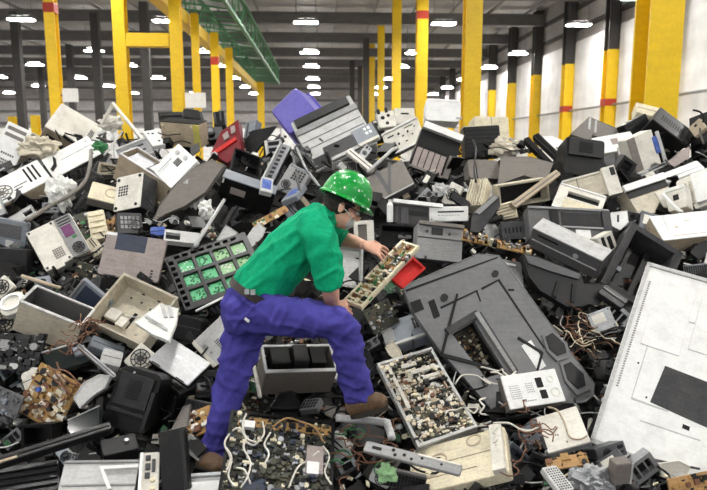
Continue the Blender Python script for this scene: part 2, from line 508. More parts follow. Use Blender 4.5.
def place(TL, TR, BL, D, hint='f', lift=0.0, fixed=None, quad=True, top=0.0, maxpen=None):
    """stand a face (three photo corners) on the heap at the depth where it sits freest of its neighbours"""
    cx, cy = (TR[0] + BL[0]) / 2, (TR[1] + BL[1]) / 2
    t0 = fixed if fixed else hit(min(max(cx, -30), 740), min(cy, 488)) - lift
    cand = [0] if fixed else [0, .06, -.06, .12, -.12, .18, -.18, .26, .34]
    best = None; N = None
    for dt in cand:
        c = CAM + ray(cx, cy) * (t0 - dt)
        if N is None: N = solve_normal(TL, TR, BL, c, hint) if quad else view_dir(hint)
        A, B, C = on_plane(TL, c, N), on_plane(TR, c, N), on_plane(BL, c, N)
        U = B - A; V = C - A
        x = U.normalized(); y = N.cross(x).normalized()
        W = U.length; H = abs(V.dot(y))
        box = (c - N * (D - top) / 2, (x, y, N), Vector((W / 2, H / 2, (D + top) / 2)) * .93)
        pen = sum(min(sat(box, q), .25) for q in PLACED) + abs(dt) * .22
        if best is None or pen < best[0] - 1e-6: best = (pen, c, x, y, W, H, box)
    _, c, x, y, W, H, box = best
    if maxpen is not None and best[0] > maxpen: return None
    PLACED.append(box)
    f = Fr(); f.q = (TL, TR, BL); f.c, f.x, f.y, f.N, f.W, f.H, f.D = c, x, y, N, W, H, D
    R = Matrix((x, y, N)).transposed()
    f.M = Matrix.Translation(c - N * D) @ R.to_4x4(); f.R = R; f.base = c - N * D
    f.inv = f.M.inverted()
    f.pl = lambda p: f.inv @ on_plane(p, c, N)          # photo point -> point on the face, local
    return f
def root(name, f, label, cat, group=None):
    e = empty(name, f.base, f.R); COVER.append((f.q, label))
    return tag(e, label, cat, group)
def details(e, f, det, z):
    """surface parts: (part name, material, kind, data, height)"""
    W, H = f.W, f.H
    fx = lambda u: (u - .5) * W
    fy = lambda v: (.5 - v) * H
    for part, m, kind, data, h in det:
        groups = [data] if kind == 'g' or len(data) > 14 else [[q] for q in data]      # each piece its own part
        for data_ in groups:
            mb = MB()
            for it in data_:
                if kind in ('r', 'R'):
                    a, b, c, d = it
                    mb.rprism(abs(c - a) * W, abs(d - b) * H, z - .002, z + h, .003, .0015, (fx(a) + fx(c)) / 2, (fy(b) + fy(d)) / 2, n=2)
                elif kind == 'g':
                    a, b, c, d, nx_, ny_, fill = it
                    for i in range(nx_):
                        for j in range(ny_):
                            w = (c - a) / nx_; q = (d - b) / ny_
                            x0, y0 = a + w * (i + .5), b + q * (j + .5)
                            mb.box(fx(x0 - w * fill / 2), fx(x0 + w * fill / 2), fy(y0 + q * fill / 2), fy(y0 - q * fill / 2), z - .001, z + h)
                elif kind == 'd': mb.cyl((fx(it[0]), fy(it[1])), it[2] * min(W, H), z - .002, z + h, 14)
                elif kind == 'o':
                    R_ = it[2] * min(W, H); mb.ring((fx(it[0]), fy(it[1])), R_ * .78, R_, z - .002, z + h)
                elif kind == 'fan':
                    R_ = it[2] * min(W, H); c = (fx(it[0]), fy(it[1]))
                    mb.ring(c, R_ * .9, R_, z - .002, z + h); mb.ring(c, R_ * .55, R_ * .63, z - .002, z + h); mb.cyl(c, R_ * .3, z - .002, z + h, 12)
                    for k in range(4):
                        M = Matrix.Translation((c[0], c[1], z)) @ Matrix.Rotation(k * math.pi / 4, 4, 'Z')
                        mb.box(-R_ * .95, R_ * .95, -R_ * .04, R_ * .04, 0, h, M)
                elif kind in ('p', 'P'): mb.prism([f.pl(p).to_2d() for p in it], z - .002, z + h)
                elif kind == 't': mb.tube(catmull([f.pl(p) + Vector((0, 0, h * (1 + .8 * (i % 2)))) for i, p in enumerate(it)], 5), .005, 5)
            mb.obj(part, m, e, smooth=(kind == 't'), kind='stuff' if kind == 'g' else None)

def slab(name, TL, TR, BL, D, m, label, cat, det=(), hint='f', lift=0, r=.012, side=None, back=None, fixed=None, taper=None, body='body', top=None):
    """a boxy machine: rounded body with its own surface parts"""
    f = place(TL, TR, BL, D, hint, lift, fixed)
    e = root(name, f, label, cat)
    if side:                                                     # shell of another material behind a face plate
        MB().rprism(f.W, f.H, 0, D - .012, r, .004).obj(body, side, e)
        MB().rprism(f.W * 1.005, f.H * 1.005, D - .012, D, r, .003).obj('face_plate', m, e)
    else:
        MB().rprism(f.W, f.H, 0, D, r, .004, inset=taper).obj(body, m, e)
    if top:                                                      # a lid on the upper side
        MB().box(-f.W / 2, f.W / 2, f.H / 2, f.H / 2 + .008, 0, D).obj('lid', top, e)
    if not det and taper is None:
        sp = .002
        MB().box(-f.W * .46, f.W * .46, -sp, sp, D - .001, D + .0015).obj('seam', 'hole', e)
    details(e, f, det, D)
    return e
def tray(name, TL, TR, BL, D, m, label, cat, det=(), hint='f', lift=0, wall=.012, floor=None, fixed=None):
    """open case: floor and four walls, open to the viewer"""
    f = place(TL, TR, BL, D, hint, lift, fixed)
    e = root(name, f, label, cat); W, H = f.W / 2, f.H / 2
    MB().rprism(f.W, f.H, 0, .012, .01, .003).obj('floor_panel', floor or m, e)
    for (a, b, c, d) in ((-W, W, H - wall, H), (-W, W, -H, -H + wall), (-W, -W + wall, -H + wall, H - wall), (W - wall, W, -H + wall, H - wall)):
        MB().box(a, b, c, d, .01, D).obj('side_wall', m, e)
    rim = MB()
    for (a, b, c, d) in ((-W - .006, W + .006, H - wall, H + .006), (-W - .006, W + .006, -H - .006, -H + wall), (-W - .006, -W + wall, -H, H), (W - wall, W + .006, -H, H)):
        rim.box(a, b, c, d, D - .008, D)
    rim.obj('rim', m, e)
    details(e, f, det, .012)
    return e
def open_top(name, TL, TR, BL, D, m, label, cat, det=(), hint='d', lift=0, wall=.012, inner=None, fixed=None):
    """box with a closed front and an open upper side"""
    f = place(TL, TR, BL, D, hint, lift, fixed)
    e = root(name, f, label, cat); W, H = f.W / 2, f.H / 2
    MB().rprism(f.W, f.H, D - wall, D, .006, .003).obj('front_wall', m, e)
    MB().rprism(f.W, f.H, 0, wall, .006, .003).obj('back_wall', inner or m, e)
    for s_ in (-1, 1):
        MB().box(*sorted((s_ * W, s_ * (W - wall))), -H, H, wall, D - wall).obj('side_wall', inner or m, e)
    MB().box(-W + wall, W - wall, -H, -H + wall, wall, D - wall).obj('floor_panel', inner or m, e)
    for (a, b, c, d) in ((-W, W, D - wall - .006, D + .004), (-W, W, -.002, wall), (-W - .004, -W + wall, wall, D - wall), (W - wall, W + .004, wall, D - wall)):
        MB().box(a, b, H, H + .008, c, d).obj('rim', 'lightgrey', e)
    for part, mm, (u0, u1, w0, w1), h in det:                    # fittings standing inside
        MB().box(-W + u0 * 2 * W, -W + u1 * 2 * W, -H + wall, -H + wall + h * 2 * H, w0 * D, w1 * D).obj(part, mm, e)
    return e
def frame(name, TL, TR, BL, D, m, label, cat, open_=(.2, .2, .8, .8), back='hole', det=(), hint='f', lift=0, fixed=None):
    f = place(TL, TR, BL, D, hint, lift, fixed)
    e = root(name, f, label, cat); W, H = f.W, f.H
    a, b, c, d = open_
    hole = [((a - .5) * W, (.5 - b) * H), ((c - .5) * W, (.5 - b) * H), ((c - .5) * W, (.5 - d) * H), ((a - .5) * W, (.5 - d) * H)]
    MB().prism([(-W / 2, H / 2), (W / 2, H / 2), (W / 2, -H / 2), (-W / 2, -H / 2)], 0, D, [hole]).obj('bezel', m, e)
    if back: MB().box((a - .5) * W - .004, (c - .5) * W + .004, (.5 - d) * H - .004, (.5 - b) * H + .004, .0, D * .35).obj('inset', back, e)
    details(e, f, det, D)
    return e
def poly(name, pts, D, m, label, cat, holes=(), det=(), hint='f', lift=0, fixed=None, body='panel', bend=0, under=None):
    """a cut or torn piece with its own outline"""
    xs = [p[0] for p in pts]; ys = [p[1] for p in pts]
    f = place((min(xs), min(ys)), (max(xs), min(ys)), (min(xs), max(ys)), D, hint, lift, fixed, quad=False)
    e = root(name, f, label, cat)
    L = [f.pl(p).to_2d() for p in pts]
    mb = MB().prism(L, D - min(D, .05) if under else 0, D, [[f.pl(p).to_2d() for p in h] for h in holes])
    mb.obj(body, m, e)
    if under:
        cx = sum(p[0] for p in L) / len(L); cy = sum(p[1] for p in L) / len(L)
        MB().prism([((p[0] - cx) * .92 + cx, (p[1] - cy) * .92 + cy) for p in L], 0, D - .04, [[f.pl(p).to_2d() for p in h] for h in holes]).obj('rear_shell', under, e)
    # rolled edge all round
    MB().tube([(*p, D) for p in L] + [(*L[0], D)], .005, 5).obj('edge', m, e)
    details(e, f, det, D)
    return e
def comps(e, f, z, n, cols, smax=.05, hmax=.04, seed=1, area=(0, 0, 1, 1), name='components'):
    """small electronic components, one joined part for each colour"""
    R = random.Random(seed)
    W, H = f.W, f.H
    for m in dict.fromkeys(cols):
        mb = MB()
        for _ in range(int(n * cols.count(m) / len(cols))):
            u = area[0] + (area[2] - area[0]) * R.uniform(.03, .97); v = area[1] + (area[3] - area[1]) * R.uniform(.03, .97)
            x, y = (u - .5) * W, (.5 - v) * H
            s = smax * R.uniform(.15, 1) ** 1.6; t = s * R.uniform(.3, 1); h = hmax * R.uniform(.2, 1)
            if R.random() < .3: mb.cyl((x, y), s * .45, z - .001, z + h, 8)
            else: mb.box(x - s / 2, x + s / 2, y - t / 2, y + t / 2, z - .001, z + h * .7)
        mb.obj(name, m, e, kind='stuff')
def board(name, TL, TR, BL, m, label, cat, n=120, cols=('black', 'cream', 'steel', 'copper', 'black', 'green_scrap'), hint='f', lift=0, smax=.05, hmax=.035, det=(), seed=3, rim=None, fixed=None, D=.03):
    f = place(TL, TR, BL, D, hint, lift, fixed, top=hmax * .5)
    e = root(name, f, label, cat); W, H = f.W / 2, f.H / 2
    MB().rprism(f.W, f.H, D - .012, D, .006, .002).obj('circuit_plate', m, e)
    if rim:
        for (a, b, c, d) in ((-W, W, H - .016, H), (-W, W, -H, -H + .016), (-W, -W + .016, -H + .016, H - .016), (W - .016, W, -H + .016, H - .016)):
            MB().box(a, b, c, d, 0, D + .02).obj('edge_rail', rim, e)
    comps(e, f, D, n, list(cols), smax, hmax, seed)
    details(e, f, det, D)
    return e
def crumple(name, cx, cy, rpx, m, label, cat, sq=(1, .8, .6), lift=.05, seed=1, rough=.5):
    d = hit(cx, cy) - lift; r = rpx * d / F_PX
    bm = bmesh.new(); bmesh.ops.create_icosphere(bm, subdivisions=4, radius=1)
    off = Vector((seed * 3.1, seed * 1.7, seed))
    for v in bm.verts:
        k = 1 + rough * noise.noise(v.co * 2.2 + off) + rough * .55 * abs(noise.noise(v.co * 6 + off))
        v.co *= k
    me = bpy.data.meshes.new(name); bm.to_mesh(me); bm.free(); me.materials.append(MATS[m])
    o = bpy.data.objects.new(name, me); COL.objects.link(o)
    o.matrix_world = Matrix.Translation(P(cx, cy, d)) @ CM.to_4x4() @ Matrix.Diagonal((r * sq[0], r * sq[1], r * sq[2], 1))
    return tag(o, label, cat)
def rod(name, pts, r, m, label, cat, lift=.05, smooth=True, k=1, n=8, fixed=None):
    W = []
    for i, p in enumerate(pts):
        d = (fixed or hit(p[0], p[1])) - (p[2] if len(p) > 2 else lift)
        W.append(P(p[0], p[1], d))
    if k > 1: W = catmull(W, k)
    o = MB().tube(W, r, n).obj(name, m, smooth=smooth)
    return tag(o, label, cat)

# ------------------------------------------------------------------ large machines first
slab('projection_television', (651, 261), (775, 296), (591, 440), .16, 'white', 'large white television back panel leaning at the right edge of the heap', 'television',
     [('border_frame', 'lightgrey', 'r', [(0, 0, .03, 1), (0, 0, 1, .02), (0, .975, 1, 1)], .012),
      ('screen_recess', 'darkgrey', 'p', [[(665, 366), (712, 384), (712, 430), (650, 402)]], .004),
      ('vent_strip', 'grey', 'g', [(.05, .1, .085, .7, 1, 46, .5)], .003),
      ('raised_panel', 'white', 'r', [(.14, .08, .45, .45), (.5, .1, .98, .4)], .006),
      ('panel_seam', 'lightgrey', 'p', [[(661, 300), (662, 300), (632, 398), (631, 398)], [(631, 397), (668, 411), (668, 412), (631, 399)], [(640, 420), (700, 440), (700, 441), (640, 421)], [(676, 318), (706, 326), (706, 327), (676, 319)], [(676, 318), (677, 318), (668, 350), (667, 350)]], .003),
      ('latch_hole', 'hole', 'p', [[(683, 424), (690, 427), (689, 431), (682, 428)]], .003),
      ('crack', 'darkgrey', 'p', [[(636, 455), (700, 468), (700, 470), (640, 459)]], .003),
      ('screw', 'darkgrey', 'd', [(.16, .25, .008), (.17, .55, .008), (.3, .7, .008)], .004)], hint=(-.2, .52, .83), lift=.5, side='lightgrey', r=.03)
poly('flat_television', [(404, 289), (411, 283), (478, 254), (499, 256), (505, 263), (594, 384), (593, 396), (585, 402), (520, 409), (499, 417), (440, 350), (412, 310)], .09, 'tv_grey',
     'large dark grey television back shell with a square opening, beside the held board', 'television',
     holes=[[(452, 334), (474, 321), (506, 372), (486, 378)]],
     det=[('speaker_pod', 'tv_grey', 'P', [[(541, 336), (550, 330), (566, 344), (569, 358), (556, 362), (546, 352)], [(559, 364), (568, 360), (585, 374), (589, 390), (576, 396), (564, 382)]], .02),
          ('speaker_mesh', 'charcoal', 'p', [[(544, 338), (551, 334), (563, 345), (565, 354), (556, 357), (548, 350)], [(562, 366), (569, 363), (582, 375), (584, 387), (576, 390), (566, 380)]], .026),
          ('groove', 'hole', 'p', [[(440, 307), (477, 290), (478, 291), (441, 309)], [(477, 290), (481, 301), (480, 302), (476, 292)], [(481, 288), (499, 279), (500, 280), (482, 290)],
                                   [(499, 279), (545, 348), (544, 349), (498, 281)], [(508, 289), (514, 289), (514, 291), (508, 291)], [(405, 290), (497, 257), (498, 258), (406, 292)]], .003),
          ('inner_rail', 'darkgrey', 'P', [[(444, 330), (474, 312), (480, 314), (517, 372), (512, 374), (476, 319), (448, 335)]], .03),
          ('rail_ridge', 'grey', 'P', [[(473, 315), (477, 313), (514, 371), (511, 373)]], .036),
          ('slot', 'hole', 'p', [[(428, 302), (434, 299), (440, 316), (434, 319)], [(409, 303), (420, 299), (424, 309), (413, 314)]], .004),
          
          ('boss', 'charcoal', 'p', [[(444 + 4 * math.cos(a), 298 + 4 * math.sin(a)) for a in [k * .8 for k in range(8)]], [(495 + 3.4 * math.cos(a), 274 + 3.4 * math.sin(a)) for a in [k * .8 for k in range(8)]]], .01),
          ('paper_slip', 'white', 'p', [[(521, 346), (531, 340), (546, 366), (538, 371)]], .003),
          ('strap', 'black', 'p', [[(456, 294), (458, 295), (443, 355), (440, 355)], [(440, 353), (490, 366), (489, 369), (440, 357)], [(518, 337), (542, 352), (541, 354), (517, 339)], [(541, 352), (543, 353), (538, 371), (536, 370)]], .012)],
     hint=(.1, .45, .88), lift=.22, under='charcoal')
board('inner_board', (455, 334), (478, 321), (478, 388), 'pcb_dark', 'tan component board showing through the dark television opening', 'circuit board', n=260, cols=('cream', 'copper', 'tan', 'black', 'pcb_tan', 'charcoal'), hint=(.1, .45, .88), lift=.06, smax=.026, hmax=.03, seed=51)
board('chassis_board', (378, 362), (432, 346), (418, 445), 'pcb_dark', 'pale metal chassis frame packed with electronics beside the raised boot', 'circuit board', n=900,
      cols=('cream', 'cream', 'tan', 'offwhite', 'charcoal', 'offwhite', 'black', 'copper', 'charcoal', 'cream', 'lightgrey', 'black', 'tan', 'pcb_dark'), hint='u', rim='lightgrey', smax=.036, hmax=.03, seed=5, lift=.12,
      det=[('mounting_bar', 'offwhite', 'R', [(.35, .1, .62, .15), (.45, .2, .8, .25), (.5, .3, .9, .34), (.12, .05, .18, .6)], .02), ('slot', 'hole', 'r', [(.55, .37, .95, .39), (.4, .16, .8, .18)], .022)])
board('monitor_chassis', (233, 409), (336, 421), (222, 502), 'pcb_dark', 'black framed circuit chassis crowded with wires in front of the worker', 'circuit board', n=1000,
      cols=('pcb_dark', 'charcoal', 'black', 'pcb_dark', 'cream', 'navy', 'pcb_dark', 'steel', 'black'), hint='u', rim='black', smax=.036, hmax=.03, seed=9, lift=.22,
      det=[('tan_strip', 'pcb_tan', 'R', [(.08, .05, .97, .16)], .01), ('heat_sink', 'pinkgrey', 'R', [(.74, .32, .9, .62)], .03), ('white_label', 'white', 'R', [(.14, .12, .24, .2), (.75, .5, .86, .63)], .036),
           ('chip', 'navy', 'R', [(.2, .72, .4, .86), (.45, .8, .6, .95), (.66, .78, .8, .9)], .02),
           ('wire', 'offwhite', 't', [[(232, 433), (238, 432), (245, 440), (243, 452), (250, 465), (246, 482), (240, 490)], [(246, 416), (242, 428), (246, 440), (255, 446)], [(262, 424), (263, 438), (254, 447), (246, 446)],
                                     [(288, 490), (296, 472), (306, 463), (318, 455)], [(226, 450), (231, 462), (228, 478), (234, 490)], [(229, 436), (224, 448), (230, 460), (226, 474)], [(262, 470), (268, 458), (264, 446), (270, 436)], [(322, 448), (328, 460), (324, 474), (330, 488)], [(236, 470), (244, 474), (250, 486)]], .02),
           ('cable', 'orange_board', 't', [[(272, 430), (285, 424), (300, 425), (313, 433), (322, 445)]], .03)])
tray('computer_case', (124, 273), (177, 297), (88, 318), .15, 'beige', 'open beige computer case lying on its back left of the worker', 'computer case',
     [('drive_bracket', 'offwhite', 'R', [(.08, .55, .3, .75), (.32, .62, .46, .8)], .05), ('slot', 'hole', 'R', [(.42, .42, .48, .75)], .004), ('rivet', 'darkgrey', 'd', [(.2, .2, .02), (.4, .2, .02), (.6, .25, .02), (.55, .55, .015), (.7, .5, .015)], .004),
      ('wall_slot', 'hole', 'r', [(.3, .02, .36, .06), (.6, .02, .66, .06)], .002)], hint='u', lift=.2, floor='beige')
open_top('equipment_bin', (19, 302), (81, 327), (12, 330), .2, 'beige', 'grey-beige hollow metal box with its open top at the left', 'metal box', hint=(-.15, -.42, .89), lift=.22, inner='midgrey')
slab('laptop', (107, 231), (167, 240), (98, 274), .035, 'pinkgrey', 'closed pinkish grey laptop lying flat with a dark blue patch on its lid', 'laptop',
     [('dark_patch', 'navy', 'R', [(.18, .0, .68, .38)], .002), ('white_tag', 'white', 'R', [(.0, .0, .17, .07)], .002), ('badge', 'darkgrey', 'g', [(.83, .72, .89, .92, 1, 3, .7)], .002), ('hinge', 'darkgrey', 'R', [(.1, .97, .3, 1.0), (.7, .97, .9, 1.0)], .006)], hint='f', lift=.12, r=.015)
f = place((166, 256), (246, 230), (187, 309), .07, (0, .5, .86), .2)
e = root('server_rack_tray', f, 'charcoal slotted tray holding green boards, just left of the worker', 'tray')
W, H = f.W, f.H
holes, cells = [], []
for j in range(3):
    for i in range(4):
        u0, v0 = .115 + .215 * i, .14 + .27 * j
        holes.append((u0, v0, u0 + .175, v0 + .215))
mb = [((a - .5) * W, (.5 - b) * H, (c - .5) * W, (.5 - d) * H) for a, b, c, d in holes]
edge_holes = [((.02 - .5) * W, (.5 - (.1 + .11 * k)) * H, (.075 - .5) * W, (.5 - (.17 + .11 * k)) * H) for k in range(8)] + [((.1 + .1 * k - .5) * W, (.5 - .035) * H, (.165 + .1 * k - .5) * W, (.5 - .09) * H) for k in range(8)]
MB().prism([(-W / 2, H / 2), (W / 2, H / 2), (W / 2, -H / 2), (-W / 2, -H / 2)], .02, .07, [[(a, b), (c, b), (c, d), (a, d)] for a, b, c, d in mb + edge_holes]).obj('lattice', 'charcoal', e)
MB().rprism(W, H, 0, .02, .01, .003).obj('back_plate', 'black', e)
for k, (a, b, c, d) in enumerate(mb):
    MB().rprism(abs(c - a) * .96, abs(d - b) * .96, .02, .048, .006, .003, (a + c) / 2, (b + d) / 2).obj('green_board', 'green_bright' if k not in (2, 3, 6, 7, 11) else 'green_pale', e)
    q = MB()
    for _ in range(12):
        x = rnd.uniform(min(a, c) + .01, max(a, c) - .01); y = rnd.uniform(min(b, d) + .01, max(b, d) - .01)
        q.box(x - .006, x + .006, y - .004, y + .004, .047, .054)
    q.obj('chips', rnd.choice(('paper', 'pcb_green')), e, kind='stuff')
slab('printer', (291, 122), (350, 94), (316, 171), .26, 'lightgrey', 'big light grey desktop printer tilted on the crest above the helmet', 'printer',
     [('roller_cover', 'charcoal', 'R', [(.05, .02, .93, .17)], .035), ('front_step', 'grey', 'R', [(.0, .2, 1.0, .3)], .02), ('panel_line', 'midgrey', 'r', [(.02, .44, .98, .455), (.02, .58, .98, .595)], .004),
      ('paper_slot', 'black', 'R', [(.04, .78, .7, .98)], .006), ('output_tray', 'charcoal', 'R', [(.25, .7, .72, .93)], .03), ('tray_lip', 'lightgrey', 'R', [(.27, .93, .73, .985)], .04),
      ('control_panel', 'bluegrey', 'R', [(.73, .68, 1.06, .93)], .05), ('button', 'white', 'R', [(.9, .72, .94, .77), (.96, .72, 1.0, .77), (.9, .8, .94, .85), (.96, .8, 1.0, .85)], .056), ('side_lip', 'offwhite', 'R', [(.73, .93, 1.06, .98)], .05)],
     hint=(-.1, .45, .88), lift=.15, r=.02)
# purple bin, upside down
f = place((268, 111), (296, 84), (289, 138), .34, (-.3, .2, .93), .0)
e = root('storage_bin', f, 'smooth purple plastic bin upturned on the crest beside the printer', 'bin')
MB().rprism(f.W * 1.05, f.H * 1.1, 0, .34, .06, .02, n=6, inset=.86).obj('bin_body', 'purple', e, smooth=False)
MB().rprism(f.W * 1.16, f.H * 1.2, 0, .03, .05, .008, n=6).obj('bin_rim', 'purple', e)
slab('computer_tower', (63, 103), (108, 129), (46, 126), .2, 'offwhite', 'large off-white computer tower lying on its side at the upper left crest', 'computer', 
     [('vent_block', 'darkgrey', 'g', [(.74, .2, .84, .8, 3, 1, .55)], .003), ('dot_vent', 'tan', 'g', [(.06, .2, .62, .8, 14, 9, .35)], .001), ('screw', 'darkgrey', 'd', [(.76, .93, .04)], .004), ('end_cap', 'white', 'R', [(.87, .0, 1.0, 1.0)], .012)], hint=(.3, .7, .65), side='tan', lift=.08)
slab('side_panel', (42, 159), (88, 135), (54, 178), .06, 'white', 'white case side panel with a dark curved handle, below the large tower', 'panel',
     [('handle', 'black', 'p', [[(53, 157), (56, 159), (57, 166), (53, 172), (51, 170), (54, 165)]], .012), ('crease', 'lightgrey', 'r', [(.3, .42, .98, .45)], .004), ('rivet', 'darkgrey', 'd', [(.9, .2, .02), (.88, .85, .02)], .004)], hint=(0, .6, .8), side='darkgrey', lift=.1)
slab('computer_tower', (8, 121), (32, 132), (-15, 168), .14, 'white', 'white computer front with two drive slots at the left edge', 'computer',
     [('drive_slot', 'warmgrey', 'R', [(.1, .06, .85, .13), (.1, .19, .85, .26)], .003), ('badge', 'darkgrey', 'g', [(.25, .55, .8, .62, 6, 1, .6)], .002), ('air_grille', 'warmgrey', 'g', [(.05, .68, .7, .95, 8, 5, .7)], .004)], hint='f', lift=.15, side='beige')
slab('computer_tower', (-12, 184), (37, 159), (2, 204), .14, 'white', 'white slim computer with three black stripes near its end, left edge', 'computer',
     [('stripe', 'black', 'R', [(.66, .1, .7, .75), (.75, .1, .79, .75), (.84, .1, .88, .75)], .003), ('print_line', 'darkgrey', 'r', [(.35, .6, .62, .64), (.33, .72, .5, .76), (.35, .82, .42, .9)], .001), ('fan_grille', 'warmgrey', 'fan', [(.12, .6, .3)], .006), ('port', 'black', 'R', [(.14, .88, .22, .98)], .003)], hint=(-.1, .6, .8), side='tan', lift=.12)
slab('computer_case', (25, 233), (69, 212), (47, 271), .12, 'offwhite', 'opened off-white computer back with a purple board and fan showing', 'computer case',
     [('inner_bay', 'grey', 'R', [(.62, .02, .99, .99)], .01), ('purple_board', 'violet', 'R', [(.68, .25, .9, .52)], .014), ('bay_slot', 'darkgrey', 'R', [(.66, .05, .95, .09), (.66, .12, .95, .16), (.66, .19, .95, .22)], .013), ('fan', 'darkgrey', 'fan', [(.82, .84, .13)], .02), ('green_chip', 'green_scrap', 'R', [(.8, .54, .9, .6)], .015),
      ('black_label', 'warmgrey', 'g', [(.3, .62, .52, .86, 5, 5, .75)], .002), ('bolt', 'darkgrey', 'd', [(.06, .05, .025), (.55, .05, .025), (.06, .94, .025), (.55, .94, .025)], .006), ('foot', 'offwhite', 'R', [(.2, .98, .4, 1.06)], .0)], hint='f', lift=.15, r=.01)
slab('computer_tower', (222, 177), (275, 195), (216, 199), .15, 'black', 'black computer tower with silver lid and grey sticker behind the worker', 'computer',
     [('sticker', 'pinkgrey', 'R', [(.2, .28, .48, .56)], .002), ('port', 'white', 'R', [(.02, .02, .05, .2)], .01)], hint=(-.05, -.5, .86), lift=.12, top='bluegrey')
slab('television', (121, 363), (163, 375), (102, 424), .2, 'black', 'black tube television shell lying in the lower left of the heap', 'television',
     [('back_step', 'charcoal', 'R', [(.12, .1, .88, .62)], .03), ('vent', 'hole', 'g', [(.2, .18, .8, .5, 1, 9, .5)], .034), ('screw', 'steel', 'd', [(.35, .08, .025)], .006), ('side_ridge', 'charcoal', 'R', [(.9, .3, .99, .95), (.02, .68, .9, .74)], .03)], hint='f', lift=.22, r=.05)
slab('speaker_case', (150, 377), (180, 392), (140, 440), .15, 'black', 'black rounded plastic housing tucked beside the tube television shell', 'housing',
     [('ridge', 'charcoal', 'R', [(.1, .1, .16, .9), (.84, .1, .9, .9)], .015), ('recess', 'hole', 'R', [(.25, .2, .75, .5)], .003)], hint='f', lift=.05, r=.05)
slab('laptop', (172, 338), (211, 363), (148, 359), .04, 'alu', 'silver laptop lid with a pale badge lying left of the legs', 'laptop',
     [('badge', 'white', 'R', [(.36, .36, .5, .46)], .002), ('hinge', 'darkgrey', 'R', [(.1, .97, .3, 1.0), (.7, .97, .9, 1.0)], .006)], hint=(.05, .5, .85), lift=.18, side='black', r=.01)
slab('desk_fax', (191, 343), (223, 313), (219, 374), .08, 'lightgrey', 'light grey desktop machine partly hidden behind the standing leg', 'machine',
     [('speaker_slots', 'midgrey', 'g', [(.35, .35, .6, .75, 1, 8, .5)], .003), ('edge_step', 'offwhite', 'R', [(.02, .02, .1, .98)], .012), ('dial', 'grey', 'd', [(.18, .3, .06), (.2, .5, .03)], .006)], hint='f', lift=.05, r=.02)
slab('camera_case', (176, 314), (202, 320), (172, 338), .12, 'black', 'small black rounded case between the crumpled sheet and the worker', 'case', [('lid_line', 'charcoal', 'R', [(.0, .4, 1.0, .47)], .006)], hint='f', lift=.05, r=.03)
board('circuit_board', (40, 362), (80, 384), (17, 411), 'pcb_tan', 'tan circuit board covered with brown wires at the lower left', 'circuit board', n=190,
      cols=('copper', 'cream', 'pcb_tan', 'charcoal', 'offwhite', 'tan'), hint=(.1, .55, .83), lift=.22, smax=.045, hmax=.04, seed=12,
      det=[('ribbon', 'copper', 't', [[(52, 366), (62, 374), (70, 392), (66, 402)], [(60, 362), (70, 378), (84, 386), (90, 380)], [(50, 372), (66, 384), (76, 396)], [(58, 370), (74, 372), (88, 390)]], .03), ('blue_capacitor', 'blue', 'd', [(.3, .42, .05)], .04)])
slab('media_player', (66, 461), (140, 460), (58, 494), .12, 'lightgrey', 'light grey machine base with a white bracket at the bottom left edge', 'machine',
     [('bracket', 'white', 'P', [[(100, 468), (139, 466), (139, 469), (104, 471)], [(100, 468), (104, 470), (112, 490), (108, 491)]], .02), ('clip', 'darkgrey', 'g', [(.03, -.3, .16, -.02, 3, 1, .6)], .004), ('step', 'grey', 'R', [(.0, .0, 1.0, .08)], .01), ('fold', 'grey', 'R', [(.03, .72, 1.0, .78)], .006)], hint='u', lift=.3, side='midgrey')
slab('connector_panel', (140, 452), (160, 451), (138, 494), .1, 'offwhite', 'off-white connector panel with sockets at the bottom left', 'panel',
     [('socket', 'darkgrey', 'R', [(.3, .1, .55, .22), (.3, .3, .55, .45), (.3, .52, .55, .65), (.62, .2, .8, .5)], .012), ('edge_bar', 'white', 'R', [(.02, .05, .18, .95)], .02), ('screw_post', 'cream', 'd', [(.7, .7, .12), (.7, .9, .12)], .02)], hint='u', lift=.3)
# printed white panel and the opened case around it
open_top('computer_case', (119, 154), (171, 187), (112, 178), .24, 'tan', 'opened tan computer case full of metal fittings on the left slope', 'computer case',
     [('drive_cage', 'galv', (.1, .45, .15, .85), .9), ('drive', 'lightgrey', (.5, .7, .2, .8), 1.0), ('bracket', 'offwhite', (.75, .9, .3, .7), .8)], hint=(-.2, -.42, .88), lift=.1)
slab('printed_plate', (153, 169), (179, 142), (170, 189), .05, 'white', 'white computer panel with a black square mark and two studs', 'panel',
     [('square_mark', 'black', 'R', [(.52, .38, .72, .62)], .002), ('mark_bars', 'lightgrey', 'g', [(.53, .4, .71, .6, 4, 3, .45)], .003), ('stud', 'lightgrey', 'd', [(.8, .25, .07), (.84, .62, .07)], .012), ('print_line', 'bluegrey', 'r', [(.08, .2, .6, .23), (.06, .28, .45, .3)], .001)], hint=(.1, .6, .79), lift=.42)
slab('drive_cage', (116, 150), (146, 138), (124, 166), .12, 'galv', 'galvanised metal drive cage with slots in front of the inverted bar', 'drive cage',
     [('slot', 'darkgrey', 'R', [(.1, .2, .4, .3), (.5, .2, .85, .3), (.1, .5, .4, .6), (.5, .5, .85, .6)], .003), ('lip', 'lightgrey', 'R', [(0, 0, 1, .08), (0, .92, 1, 1)], .02)], hint='u', lift=.12)
slab('metal_bracket', (143, 131), (156, 129), (152, 146), .05, 'white', 'small white metal plate with holes below the inverted bar', 'bracket',
     [('hole', 'hole', 'd', [(.3, .2, .08), (.6, .25, .1), (.7, .75, .1)], .003)], hint='u', lift=.1)
